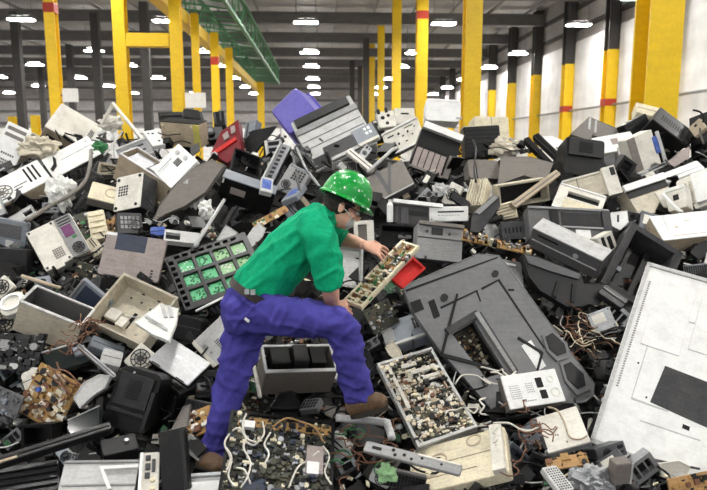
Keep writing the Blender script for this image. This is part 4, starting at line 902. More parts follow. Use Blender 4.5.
board('grey_keyboard', (-6, 384), (22, 396), (-12, 408), 'midgrey', 'grey-green keyboard piece at the left edge', 'keyboard', n=60, cols=('bluegrey', 'midgrey'), hint='u', lift=.15, smax=.03, hmax=.02, seed=41)
slab('dark_rail', (-4, 456), (112, 420), (-2, 464), .05, 'charcoal', 'long black rail crossing the lower left corner', 'rail', [('groove', 'black', 'R', [(.02, .3, .98, .6)], .006), ('tan_end', 'tan', 'R', [(.02, .7, .18, 1.0)], .008)], hint='u', lift=.35)
slab('black_keyboard', (-8, 468), (60, 458), (-8, 500), .05, 'black', 'black slatted panel in the bottom left corner', 'panel', [('slat', 'charcoal', 'R', [(.04, .1 + .2 * k, .96, .22 + .2 * k) for k in range(4)], .012)], hint='u', lift=.1)
slab('green_glass', (68, 420), (100, 405), (66, 440), .03, 'glass_dark', 'dark glass sheet beside the tan circuit board', 'sheet', [('edge', 'lightgrey', 'R', [(0, 0, 1, .05)], .004)], hint='f', lift=.2)
slab('black_casing', (100, 440), (135, 432), (104, 456), .08, 'charcoal', 'low black casing under the tube television shell', 'casing', [('knob', 'steel', 'd', [(.7, .5, .1)], .02)], hint='u', lift=.1)
slab('dark_shelf', (-4, 248), (26, 250), (-4, 272), .1, 'charcoal', 'dark panel in shade at the left edge under the laptop base', 'panel', hint='f', lift=.02)
slab('grey_block', (34, 277), (50, 275), (36, 286), .06, 'bluegrey', 'small blue-grey block above the hollow metal box', 'block', [('hole', 'hole', 'd', [(.5, .5, .2)], .003)], hint='u', lift=.12)
slab('blue_box', (150, 227), (165, 226), (151, 236), .06, 'blue', 'small blue box just above the laptop', 'box', hint='f', lift=.05)
frame('strip_surround', (165, 229), (200, 233), (164, 240), .04, 'lightgrey', 'narrow light frame strip right of the small blue box', 'frame', open_=(.05, .25, .45, .85), hint='u', lift=.08)
poly('bracket_triangle', [(217, 240), (226, 225), (238, 233), (224, 243)], .03, 'lightgrey', 'pale triangular bracket above the slotted tray', 'bracket', hint='f', lift=.1)
slab('white_stick', (232, 206), (236, 208), (212, 240), .03, 'charcoal', 'dark slim case leaning above the slotted tray', 'case', hint='f', lift=.04)
board('small_board', (252, 223), (285, 205), (256, 229), 'pcb_tan', 'strip of circuit board at the worker back', 'circuit board', n=22, cols=('white', 'copper', 'green_scrap', 'cream'), hint='f', lift=.1, smax=.04, hmax=.02, seed=19)
poly('wire_frame_box', [(9, 218), (31, 205), (36, 214), (20, 222)], .03, 'lightgrey', 'bent light metal frame above the blue-grey laptop base', 'frame', holes=[[(22, 213), (31, 208), (33, 213), (25, 217)]], hint='f', lift=.15)

# rods, pipes and hoses
rod('bent_bar', [(102, 124), (113, 103.5), (149, 147)], .02, 'offwhite', 'pale angled bar bent to an inverted V on the left skyline', 'bar', lift=.12, smooth=False, n=4)
rod('thin_bar', [(104, 155), (122, 132)], .012, 'lightgrey', 'thin pale bar leaning left of the drive cage', 'bar', lift=.2, n=4)
rod('hose', [(91, 150), (90, 165), (85, 181), (70, 195), (50, 206), (26, 221)], .016, 'warmgrey', 'grey hose curving down the left slope', 'hose', lift=.3, k=5)
rod('silver_bar', [(224, 200), (195, 246)], .017, 'alu', 'straight silver bar leaning on the slotted green tray', 'bar', lift=.35, n=4)
rod('dark_pole', [(310, 172), (292, 150), (300, 192)], .012, 'midgrey', 'thin grey bent rod left of the helmet', 'rod', lift=.2)
rod('bent_rod', [(319, 186), (304, 165), (297, 148)], .012, 'galv', 'curved grey strip rising behind the helmet', 'rod', lift=.2, k=4)
rod('bent_wire', [(266, 355), (253, 362), (257, 380), (260, 397)], .012, 'offwhite', 'thin white bent arm between the legs', 'arm', lift=.25, n=6)
rod('pipe_handle', [(336, 418, .34), (350, 419, .34), (384, 422, .34), (388, 426, .34), (392, 438, .34)], .021, 'alu', 'silver pipe handle under the raised boot', 'pipe', k=3)
rod('cut_pole', [(22, 276), (60, 288)], .014, 'tan', 'tan wooden stick above the hollow metal box', 'stick', lift=.15)
rod('white_stick', [(196, 311), (224, 297)], .008, 'white', 'thin white stick below the green board tray', 'stick', lift=.35)
rod('black_cable', [(476, 182), (474, 168), (476, 150), (473, 140)], .01, 'black', 'black cable hanging down the ridged black monitor', 'cable', lift=.3, k=5)
rod('white_cable', [(663, 195), (670, 202), (676, 208), (682, 212)], .014, 'white', 'short white cable on the right slope by the socket block', 'cable', lift=.4, k=4)
rod('looped_cable', [(693, 110), (700, 112), (704, 118), (700, 130), (704, 145)], .01, 'black', 'thick black cord looping at the upper right edge', 'cord', lift=.35, k=5)
rod('pale_lever', [(368, 172), (392, 150), (397, 148)], .02, 'lightgrey', 'pale arm leaning from the helmet to the punched panel', 'arm', lift=.2, n=4)
# white bottle
d0 = hit(390, 212) - .3; c0 = P(390, 222, d0); s0 = d0 / F_PX
e = empty('bottle', c0, Matrix((CR, CT, CU)).transposed()); tag(e, 'white plastic bottle standing beside the black printer', 'bottle')
e.matrix_world = Matrix.Translation(c0) @ Matrix((CR, -CT, CU)).transposed().to_4x4()
MB().cyl((0, 0), 3.2 * s0, 0, 17 * s0, 16).cyl((0, 0), 3.2 * s0, 17 * s0, 20 * s0, 16, 1.6 * s0).obj('bottle_body', 'white', e)
MB().cyl((0, 0), 1.7 * s0, 20 * s0, 22.5 * s0, 12).obj('bottle_cap', 'offwhite', e)

# crumpled things
crumple('crumpled_paper', 40, 148, 17, 'beige', 'heap of crumpled beige packing behind the striped white computer', 'packing', (1, .55, .5), .2, 1, .7)
crumple('crumpled_paper', 60, 192, 14, 'paper', 'crumpled white wrapping beside the grey hose', 'wrapping', (.8, 1, .5), .2, 2, .7)
crumple('crumpled_paper', 111, 124, 11, 'offwhite', 'crumpled off-white packing under the inverted V bar', 'packing', (1, .6, .5), .0, 3, .7)
crumple('crumpled_paper', 190, 195, 12, 'lightgrey', 'crumpled grey wrapping in the hollow of the curved panel', 'wrapping', (.8, 1, .5), .15, 4, .7)
crumple('crumpled_metal', 592, 480, 15, 'galv', 'ball of crumpled metal foil at the bottom edge', 'foil', (1.2, .8, .6), .25, 5, .8)
crumple('crumpled_paper', 505, 148, 12, 'beige', 'crumpled beige packing left of the black bars', 'packing', (1, .7, .5), .05, 6, .7)
crumple('crumpled_paper', 440, 190, 7, 'lightgrey', 'small crumpled grey sheet under the register', 'sheet', (1, .8, .5), .15, 7, .7)
crumple('crumpled_paper', 205, 210, 8, 'paper', 'small crumpled white scrap beside the silver bar', 'wrapping', (.8, 1, .5), .2, 8, .7)
crumple('green_leaf_scrap', 387, 474, 8, 'green_pale', 'crumpled light green plastic scrap below the metal strip', 'scrap', (1, 1, .4), .2, 9, .8)
crumple('green_scrap', 100, 147, 6, 'green_scrap', 'bit of bright green plastic beside the white side panel', 'scrap', (1, .8, .5), .3, 10, .7)
poly('paper_stack', [(135, 322), (147, 314), (160, 304), (178, 309), (176, 322), (169, 341), (153, 334)], .03, 'paper', 'crumpled white sheets lying in the open beige case', 'papers', det=[('fold', 'lightgrey', 'P', [[(160, 305), (164, 306), (168, 318), (164, 318)], [(167, 306), (171, 307), (174, 318), (170, 318)], [(150, 320), (164, 326), (163, 328), (149, 322)], [(147, 316), (168, 330), (167, 332), (145, 318)]], .012)], hint='u', lift=.42)

# ------------------------------------------------------------------ the worker
DW = 3.35
person = empty('person', P(290, 440, DW)); 
tag(person, 'worker in green helmet, green polo shirt and blue trousers stepping up the heap', 'person')
pinv = person.matrix_world.inverted()
person.matrix_world = Matrix.Translation(P(290, 440, DW)); bpy.context.view_layer.update(); pinv = Matrix.Translation(-P(290, 440, DW))
def loft(mb, rings, n=18):
    """closed limb from (centre, radius_a, radius_b, side vector) rings"""
    pts = [Vector(r[0]) for r in rings]; R = []
    for i, (c, ra, rb, sv) in enumerate(rings):
        t = (pts[min(i + 1, len(pts) - 1)] - pts[max(i - 1, 0)]).normalized()
        a = (Vector(sv) - t * t.dot(Vector(sv))).normalized(); b = t.cross(a)
        R.append([pts[i] + a * math.cos(2 * math.pi * k / n) * ra + b * math.sin(2 * math.pi * k / n) * rb for k in range(n)])
    t0 = (pts[1] - pts[0]).normalized(); t1 = (pts[-1] - pts[-2]).normalized()
    vs = sum(R, []); fs = []
    for i in range(len(R) - 1):
        for k in range(n):
            l = (k + 1) % n
            fs.append((i * n + k, i * n + l, (i + 1) * n + l, (i + 1) * n + k))
    vs += [pts[0] - t0 * min(rings[0][1], rings[0][2]) * .5, pts[-1] + t1 * min(rings[-1][1], rings[-1][2]) * .5]
    a0, a1 = len(vs) - 2, len(vs) - 1
    for k in range(n):
        l = (k + 1) % n
        fs.append((l, k, a0)); fs.append(((len(R) - 1) * n + k, (len(R) - 1) * n + l, a1))
    mb.add(vs, fs)
def dense(rings, k=4):
    out = []
    cs = catmull([r[0] for r in rings], k)
    for i in range(len(rings) - 1):
        a, b = rings[i], rings[i + 1]
        for j in range(k):
            t = j / k; s = t * t * (3 - 2 * t)
            out.append((cs[i * k + j], a[1] + (b[1] - a[1]) * s, a[2] + (b[2] - a[2]) * s, Vector(a[3]).lerp(Vector(b[3]), t)))
    return out + [rings[-1]]
def blob(mb, c, ax, rad, n=14, m_=10):
    """ellipsoid with axes ax (3 vectors) and radii rad"""
    vs = []; fs = []
    for j in range(1, m_):
        th = math.pi * j / m_
        for k in range(n):
            ph = 2 * math.pi * k / n
            vs.append(c + ax[0] * rad[0] * math.sin(th) * math.cos(ph) + ax[1] * rad[1] * math.sin(th) * math.sin(ph) + ax[2] * rad[2] * math.cos(th))
    for j in range(m_ - 2):
        for k in range(n):
            l = (k + 1) % n
            fs.append((j * n + k, (j + 1) * n + k, (j + 1) * n + l, j * n + l))
    vs += [c + ax[2] * rad[2], c - ax[2] * rad[2]]
    T, B = len(vs) - 2, len(vs) - 1
    for k in range(n):
        l = (k + 1) % n
        fs.append((T, k, l)); fs.append((B, (m_ - 2) * n + l, (m_ - 2) * n + k))
    mb.add(vs, fs)
def fuse(mb, name, m, voxel, smooth_it=4, disp=None):
    """melt overlapping volumes into one continuous skin"""
    me = mb.mesh(name + '_raw', m)
    o = bpy.data.objects.new(name + '_raw', me); COL.objects.link(o)
    r = o.modifiers.new('r', 'REMESH'); r.mode = 'VOXEL'; r.voxel_size = voxel; r.use_smooth_shade = True
    s = o.modifiers.new('s', 'SMOOTH'); s.iterations = smooth_it; s.factor = .5
    dg = bpy.context.evaluated_depsgraph_get()
    res = bpy.data.meshes.new_from_object(o.evaluated_get(dg))
    bpy.data.objects.remove(o); bpy.data.meshes.remove(me)
    if disp:
        co = [v.co.copy() for v in res.vertices]; nr = [v.normal.copy() for v in res.vertices]
        for v, c, nn in zip(res.vertices, co, nr): v.co = c + nn * disp(c)
    res.transform(pinv)
    res.name = name
    if not res.materials: res.materials.append(MATS[m])
    res.polygons.foreach_set('use_smooth', [True] * len(res.polygons))
    ob = bpy.data.objects.new(name, res); COL.objects.link(ob); ob.parent = person
    return ob
def pobj(mb, name, m, parent=None, smooth=True):
    mb.v = [tuple(Vector(v) - P(290, 440, DW)) for v in mb.v]
    return mb.obj(name, m, parent or person, smooth)

away = -CT
# joints: (photo x, photo y, distance)
pel = P(254, 300, 3.40); hipR = P(262, 308, 3.31); hipL = P(249, 310, 3.49)
kneR = P(340, 324, 3.16); ankR = P(361, 400, 3.27)
kneL = P(231, 385, 3.44); ankL = P(213, 455, 3.42)
waist = P(266, 280, 3.41); chest = P(297, 247, 3.42); neck = P(326, 212, 3.46); 
shR = P(317, 229, 3.27); shL = P(333, 222, 3.64)
elR = P(330, 284, 3.22); wrR = P(333, 309, 3.40); 
elL = P(335, 238, 3.84); wrL = P(364, 245, 3.63)
side = (shL - shR).normalized()
hipside = (hipL - hipR).normalized()
# ---- trousers
tr = MB()
loft(tr, dense([(P(256, 292, 3.40), .165, .125, hipside), (pel, .185, .150, hipside), (P(250, 318, 3.41), .17, .14, hipside)]))
blob(tr, P(243, 312, 3.36), (CR, CU, CT), (.115, .125, .13))
blob(tr, P(247, 312, 3.47), (CR, CU, CT), (.11, .12, .12))
loft(tr, dense([(P(256, 310, 3.33), .115, .12, CT), (P(298, 317, 3.25), .102, .1, CT), (P(325, 321, 3.19), .088, .086, CT), (kneR, .082, .084, CT), (P(346, 342, 3.19), .079, .082, CT), (P(352, 370, 3.23), .077, .079, CT), (P(358, 388, 3.26), .072, .076, CT), (P(360, 398, 3.27), .076, .08, CT)]))
loft(tr, dense([(P(249, 314, 3.47), .115, .12, CT), (P(241, 345, 3.46), .105, .105, CT), (kneL, .084, .086, CT), (P(223, 415, 3.43), .078, .078, CT), (P(215, 445, 3.42), .068, .07, CT), (P(212, 458, 3.42), .07, .072, CT)]))
def fold(c, d, lo, hi, off, w=3.0):
    d = d.normalized(); p_ = d.cross(CT).normalized()
    k = noise.noise(Vector((c.dot(d) * lo + off, c.dot(p_) * hi, c.dot(CT) * hi * .6)))
    return max(0.0, 1 - abs(k) * w)
def wr1(c):
    h = (c - P(254, 318, 3.4)).length
    near = max(0.0, 1 - h / .38)
    return (.011 + .006 * near) * fold(c, CR * .9 - CU * .25, 4, 15, 0) + .010 * fold(c, CR * .55 + CU * .8, 4, 15, 7) + .002 * noise.noise(c * 20) - .008
fuse(tr, 'trousers', 'denim', .009, 5, wr1)
# ---- shirt
sh = MB()
TA = (neck - waist).normalized()
loft(sh, dense([(P(255, 294, 3.40), .172, .135, hipside), (P(262, 284, 3.40), .175, .142, hipside), (P(279, 265, 3.41), .185, .142, side), (chest, .198, .138, side), (P(312, 229, 3.44), .19, .115, side), (P(321, 218, 3.455), .13, .085, side), (P(327, 211, 3.46), .075, .07, side)]))
loft(sh, dense([(P(310, 225, 3.31), .09, .095, CT), (P(319, 236, 3.25), .084, .09, CT), (P(325, 260, 3.22), .08, .08, CT), (P(329, 277, 3.21), .075, .076, CT), (P(330, 284, 3.22), .074, .076, CT)]))
loft(sh, dense([(shL, .085, .085, CU), (P(334, 230, 3.73), .075, .078, CU), (P(335, 237, 3.80), .07, .07, CU)]))
def wr2(c):
    return .013 * fold(c, CR * .8 + CU * .55, 3, 14, 3) + .009 * fold(c, CR * .2 + CU, 3.5, 15, 11) + .002 * noise.noise(c * 18) - .006
fuse(sh, 'polo_shirt', 'shirt', .009, 4, wr2)
# ---- head frame
hf = (CR * .9 - CU * .42 + away * .12).normalized()
hu = (CU - hf * CU.dot(hf)).normalized(); hs = hf.cross(hu)          # hs: toward the camera is -away
hd = P(342.8, 207.3, 3.47)
bd = MB()
HA = (hf, hs, hu)
blob(bd, hd + hu * .035 - hf * .012, HA, (.098, .076, .098), 18, 14)      # cranium
blob(bd, hd - hu * .045 + hf * .022, HA, (.066, .058, .068), 16, 12)      # jaw
blob(bd, hd - hu * .085 + hf * .055, HA, (.026, .026, .022))              # chin
blob(bd, hd + hu * .018 + hf * .078, HA, (.018, .052, .014))              # brow
blob(bd, hd - hu * .018 + hf * .094, HA, (.022, .013, .022))              # nose
blob(bd, hd - hu * .052 + hf * .074, HA, (.016, .026, .014))              # lips
for s in (-1, 1):
    blob(bd, hd - hu * .012 - hf * .012 + hs * s * .078, ((hf * .95 + hs * s * .3).normalized(), hs, hu), (.018, .008, .032))
    blob(bd, hd - hu * .02 + hf * .06 + hs * s * .036, HA, (.024, .02, .02))  # cheeks
loft(bd, [(P(322, 217, 3.46), .06, .065, side), (P(332, 212, 3.465), .056, .06, side), (hd - hu * .04 - hf * .03, .054, .058, side)])
# hidden trunk and limbs so the body is whole under the clothes
loft(bd, [(pel, .13, .1, hipside), (waist, .13, .1, side), (chest, .15, .1, side), (P(321, 218, 3.455), .08, .06, side)])
for a, b, c in ((P(256, 310, 3.33), kneR, P(361, 405, 3.27)), (P(249, 314, 3.47), kneL, P(212, 460, 3.42))):
    loft(bd, [(a, .07, .07, CT), (a.lerp(b, .5), .055, .055, CT), (b, .045, .045, CT), (b.lerp(c, .5), .04, .04, CT), (c, .036, .036, CT)])
# arms
loft(bd, dense([(shR, .06, .06, CT), (P(325, 262, 3.22), .052, .052, CT), (elR, .046, .046, CT), (P(331, 296, 3.27), .045, .043, CT), (wrR, .03, .034, CT)]))
loft(bd, dense([(shL, .06, .06, CU), (P(335, 234, 3.76), .05, .05, CU), (elL, .045, .045, CU), (P(347, 240, 3.75), .043, .044, CU), (wrL, .028, .033, CU)]))
def hand(wr, palm_dir, nrm, curl, thumb_side, size=1.0, spread=.1):
    """palm with four bent fingers and a thumb; nrm = back of the hand"""
    d = palm_dir.normalized(); nn = (nrm - d * nrm.dot(d)).normalized(); s = d.cross(nn) * thumb_side
    loft(bd, [(wr, .026 * size, .019 * size, s), (wr + d * .035, .036 * size, .017 * size, s), (wr + d * .075, .040 * size, .014 * size, s), (wr + d * .09, .038 * size, .012 * size, s)], 12)
    for i, (o, L) in enumerate(((.033, .074), (.0115, .084), (-.0115, .077), (-.033, .060))):
        q = wr + d * .085 + s * o * size; dd = (d + s * spread * (1.2 - i * .8)).normalized(); pts = [wr + d * .055 + s * o * size, q]
        for j in range(3):
            a = curl * (j + 1)
            dirn = (dd * math.cos(a) - nn * math.sin(a))
            pts.append(pts[-1] + dirn * L * (.44, .32, .24)[j])
        loft(bd, [(p_, (.009, .0088, .0082, .0078, .0065)[k], (.009, .0088, .0082, .0078, .0065)[k], s) for k, p_ in enumerate(pts)], 8)
    q = wr + d * .02 + s * .022
    t1 = q + (d * .6 + s * .75 - nn * .25).normalized() * .042; t2 = t1 + (d * .9 + s * .25 - nn * .45).normalized() * .032; t3 = t2 + (d * .9 - s * .1 - nn * .5).normalized() * .024
    loft(bd, [(q, .013, .013, nn), (t1, .0115, .0115, nn), (t2, .010, .010, nn), (t3, .0075, .0075, nn)], 8)
    return wr + d * .08
hand(wrL, (CR * .93 - CU * .3 + CT * .1), (CU * .62 + CT * .7), .36, -1, spread=.22)
hand(wrR, (CR * .8 + CU * .1 + away * .55), (CU * .3 + CT * .8), .5, 1)
fuse(bd, 'body', 'skin', .005, 2)
# ---- hair, ears covered by the band, mask, glasses, eyes
hr = MB()
blob(hr, hd + hu * .03 - hf * .022, HA, (.1, .08, .1), 18, 14)
hr2 = MB()
blob(hr2, hd - hu * .02 - hf * .055, HA, (.052, .07, .06), 14, 10)
hr.v += []; off = len(hr.v); hr.f += [tuple(i + off for i in f_) for f_ in hr2.f]; hr.v += hr2.v
fuse(hr, 'hair', 'hair', .009, 2, lambda c: .004 * noise.noise(c * 60))
bdm = MB(); blob(bdm, hd - hu * .06 + hf * .056, HA, (.038, .05, .042), 16, 12)
fuse(bdm, 'dust_mask', 'maskgrey', .006, 2)
st = MB()
for s in (-1, 1):
    st.tube([hd - hu * .045 + hf * .075 + hs * s * .04, hd - hu * .02 + hf * .03 + hs * s * .076, hd - hu * .0 - hf * .03 + hs * s * .08], .0025, 5)
pobj(st, 'mask_strap', 'white')
for s in (-1, 1):
    eb = MB(); blob(eb, hd + hu * .002 + hf * .084 + hs * s * .03, HA, (.011, .012, .011), 10, 8); pobj(eb, 'eye', 'white')
gl = empty('safety_glasses', (0, 0, 0)); gl.parent = person
g1 = MB()
for s in (-1, 1):
    g1.tube([hd + hu * .006 + hf * .1 + hs * s * .06, hd + hu * .008 + hf * .04 + hs * s * .078, hd + hu * .004 - hf * .02 + hs * s * .082], .003, 5)
g1.tube([hd + hu * .018 + hf * .098 + hs * .062, hd + hu * .018 + hf * .112, hd + hu * .018 + hf * .098 - hs * .062], .003, 5)
pobj(g1, 'glasses_frame', 'black', gl)
for s in (-1, 1):
    g2 = MB(); blob(g2, hd + hu * .002 + hf * .103 + hs * s * .032, HA, (.004, .027, .018), 12, 8); pobj(g2, 'lens', 'glass_dark', gl)
# ---- helmet
hc = P(345.5, 199.5, 3.465) 
he = empty('helmet', (0, 0, 0)); he.parent = person
mb = MB(); n, k_ = 40, 14; vs = []; fs = []
for j in range(k_ + 1):
    th = math.pi / 2 * j / k_
    for i in range(n):
        ph = 2 * math.pi * i / n
        r = math.cos(th) ** .82
        h = math.sin(th) ** .92 * .152
        a, b = .139 * r, .118 * r
        x, y = math.cos(ph) * a, math.sin(ph) * b
        ridge = .010 * max(0, 1 - abs(y) / .022) * math.sin(th) + .004 * max(0, 1 - abs(abs(y) - .055) / .014) * math.sin(th)
        vs.append(hc + hf * x + hs * y + hu * (h + ridge))
for j in range(k_):
    for i in range(n):
        l = (i + 1) % n
        fs.append((j * n + i, j * n + l, (j + 1) * n + l, (j + 1) * n + i))
mb.add(vs, fs); pobj(mb, 'helmet_shell', 'helmet', he)
mb = MB(); rings = []
for i in range(n):
    ph = 2 * math.pi * i / n; c, s = math.cos(ph), math.sin(ph)
    fr = max(0, c) ** 3 * .022
    o_ = lambda k: hc + hf * (c * (.137 + k * .016) + fr * k) + hs * s * (.116 + k * .014)
    rings.append([o_(0) + hu * .012, o_(1) - hu * (.006 + fr * .25), o_(1) - hu * (.012 + fr * .25), o_(0) - hu * .004, o_(-.3) + hu * .002])
vs = sum(rings, []); m_ = 5
fs = [(i * m_ + j, i * m_ + (j + 1) % m_, ((i + 1) % n) * m_ + (j + 1) % m_, ((i + 1) % n) * m_ + j) for i in range(n) for j in range(m_)]
mb.add(vs, fs); pobj(mb, 'brim', 'helmet', he)
mb = MB(); mb.tube([hc + hf * math.cos(a) * .112 + hs * math.sin(a) * .098 - hu * .022 for a in [math.pi * (.35 + 1.3 * q / 20) for q in range(21)]], .009, 6); pobj(mb, 'head_band', 'black', he)
# ---- collar, belt, boots
mb = MB(); mb.tube(catmull([P(326, 213, 3.46) + (side * math.cos(a) * .082 + TA.cross(side) * math.sin(a) * .078) - TA * .006 for a in [2 * math.pi * q / 12 for q in range(13)]], 3), .016, 6); pobj(mb, 'collar', 'shirt')
bl = empty('belt', (0, 0, 0)); bl.parent = person
bax = (P(262, 284, 3.40) - P(252, 302, 3.40)).normalized(); bc = P(256.5, 293.5, 3.40); ba = (hipside - bax * bax.dot(hipside)).normalized(); bb = bax.cross(ba)
mb = MB(); R = []
for q in range(36):
    a = 2 * math.pi * q / 36
    dirn = ba * math.cos(a) * .184 + bb * math.sin(a) * .148
    R.append([bc + dirn - bax * .02, bc + dirn * 1.03 - bax * .02, bc + dirn * 1.03 + bax * .02, bc + dirn + bax * .02])
mb.add(sum(R, []), [(i * 4 + j, i * 4 + (j + 1) % 4, ((i + 1) % 36) * 4 + (j + 1) % 4, ((i + 1) % 36) * 4 + j) for i in range(36) for j in range(4)])
pobj(mb, 'belt_strap', 'leather', bl, False)
for px in (247, 253):
    c = P(px, 290 + (px - 233) * .11, 3.20)
    mb = MB(); mb.v += [tuple(c + CR * x * .011 + CU * y * .013 + CT * z * .008) for z in (-1, 1) for y in (-1, 1) for x in (-1, 1)]
    mb.f += [(0, 2, 3, 1), (4, 5, 7, 6), (0, 1, 5, 4), (2, 6, 7, 3), (0, 4, 6, 2), (1, 3, 7, 5)]
    pobj(mb, 'belt_fitting', 'steel', bl, False)
c = P(247, 320, 3.215); mb = MB(); mb.v += [tuple(c + (CR * .8 - CU * .6) * x * .014 + (CR * .6 + CU * .8) * y * .006 + CT * z * .006) for z in (-1, 1) for y in (-1, 1) for x in (-1, 1)]
mb.f += [(0, 2, 3, 1), (4, 5, 7, 6), (0, 1, 5, 4), (2, 6, 7, 3), (0, 4, 6, 2), (1, 3, 7, 5)]
pobj(mb, 'pocket_tag', 'white', None, False)
def boot(ank, heel, toe, up, nm):
    e = empty(nm, (0, 0, 0)); e.parent = person
    f_ = (toe - heel); L = f_.length; f_.normalize(); up = (up - f_ * up.dot(f_)).normalized(); s = f_.cross(up)
    mb = MB()
    loft(mb, [(ank + up * .04, .062, .066, s), (ank - up * .03, .06, .07, s), (heel + f_ * .07 + up * .06, .054, .068, s)], 16)
    loft(mb, [(heel + up * .05, .044, .046, s), (heel + f_ * L * .3 + up * .06, .052, .062, s), (heel + f_ * L * .6 + up * .054, .056, .054, s), (heel + f_ * L * .88 + up * .044, .052, .044, s), (heel + f_ * L * .99 + up * .038, .036, .03, s)], 16)
    ob = fuse(mb, 'boot_upper', 'boot', .008, 3); ob.parent = e
    mb = MB(); outl = []
    for q in range(24):
        a = 2 * math.pi * q / 24; u = .5 + .53 * math.cos(a); w = (.046 + .010 * math.sin(math.pi * u)) * math.sin(a)
        outl.append(heel + f_ * L * u + s * w)
    vs = [o - up * .004 for o in outl] + [o + up * .022 for o in outl]; m_ = 24
    mb.add(vs, [(i, (i + 1) % m_, m_ + (i + 1) % m_, m_ + i) for i in range(m_)] + [tuple(range(m_))[::-1], tuple(range(m_, 2 * m_))])
    pobj(mb, 'sole', 'sole', e, False)
    lc = MB()
    for q in range(4):
        c = heel + f_ * L * (.36 + .09 * q) + up * (.122 - .014 * q)
        lc.tube([c - s * .03 , c + up * .006, c + s * .03], .004, 5)
    pobj(lc, 'laces', 'leather', e)
boot(P(361, 402, 3.27), P(352, 418, 3.28), P(388, 409, 3.22), CU, 'work_boot')
boot(P(212, 458, 3.42), P(203, 473, 3.44), P(222, 476, 3.2), CU, 'work_boot')

# board held in the hands
f = place((344, 297), (402, 238), (362, 304), .03, (-.1, .35, .93), fixed=3.62)
e = root('circuit_chassis', f, 'cream slotted circuit chassis held in the worker hands', 'circuit board')
W, H = f.W / 2, f.H / 2
MB().rprism(f.W, f.H, 0, .008, .005, .002).obj('circuit_plate', 'pcb_tan', e)
for (a, b, c, d) in ((-W, W, H - .014, H), (-W, W, -H, -H + .014), (-W, -W + .014, -H + .014, H - .014), (W - .014, W, -H + .014, H - .014), (.0, .014, -H + .014, H - .014)):
    MB().box(a, b, c, d, -.004, .024).obj('edge_rail', 'cream', e)
for q in range(6):
    x = -W + .03 + q * W * .15
    MB().box(x, x + .01, -H + .014, H - .014, .0, .022).obj('rib', 'cream', e)
comps(e, f, .008, 130, ['charcoal', 'cream', 'copper', 'steel', 'green_scrap'], .035, .03, 77)

# ------------------------------------------------------------------ smaller machines wedged in the gaps between the big ones
CUTS = (' with ', ' lying', ' on ', ' at ', ' beside', ' in ', ' behind', ' between', ' under', ' above', ' near', ' tilted', ' standing', ' leaning', ' right of', ' left of', ' below',
        ' cut', ' partly', ' just', ' punched', ' drilled', ' upturned', ' holding', ' bent', ' tucked', ' crossing', ' sloping', ' slanting', ' poking', ' sweeping', ' hanging', ' packed', ' crowded',
        ' covered', ' full', ' resting', ' sitting', ' seen', ' stuck', ' directly', ' open ', ' across', ' held', ' and ', ',', ' the ', ' from ', ' to ', ' along', ' of ')
def short(l):
    for c in CUTS:
        if c in l: l = l[:l.index(c)]
    return l
def inside(p, q, pad):
    (ax, ay), (bx, by), (cx, cy) = q
    ux, uy, vx, vy = bx - ax, by - ay, cx - ax, cy - ay
    det = ux * vy - uy * vx
    if abs(det) < 1e-6: return False
    dx, dy = p[0] - ax, p[1] - ay
    s_, t_ = (dx * vy - dy * vx) / det, (ux * dy - uy * dx) / det
    ps, pt = pad / math.hypot(ux, uy), pad / math.hypot(vx, vy)
    return -ps < s_ < 1 + ps and -pt < t_ < 1 + pt
MARKS = [(q, l) for q, l in COVER]
BODY = [((228, 285), (318, 195), (300, 300)), ((205, 470), (225, 300), (240, 470)), ((230, 285), (340, 300), (230, 340)), ((325, 310), (350, 310), (345, 415)), ((318, 170), (372, 170), (318, 235)), ((318, 225), (340, 225), (318, 305))]
FR = random.Random(23); used = {}
KINDS = ['disk_drive', 'power_unit', 'plastic_cover', 'circuit_card', 'keyboard', 'fan_unit', 'modem', 'metal_cage', 'plastic_cover', 'modem', 'empty_housing']
made = tries = 0
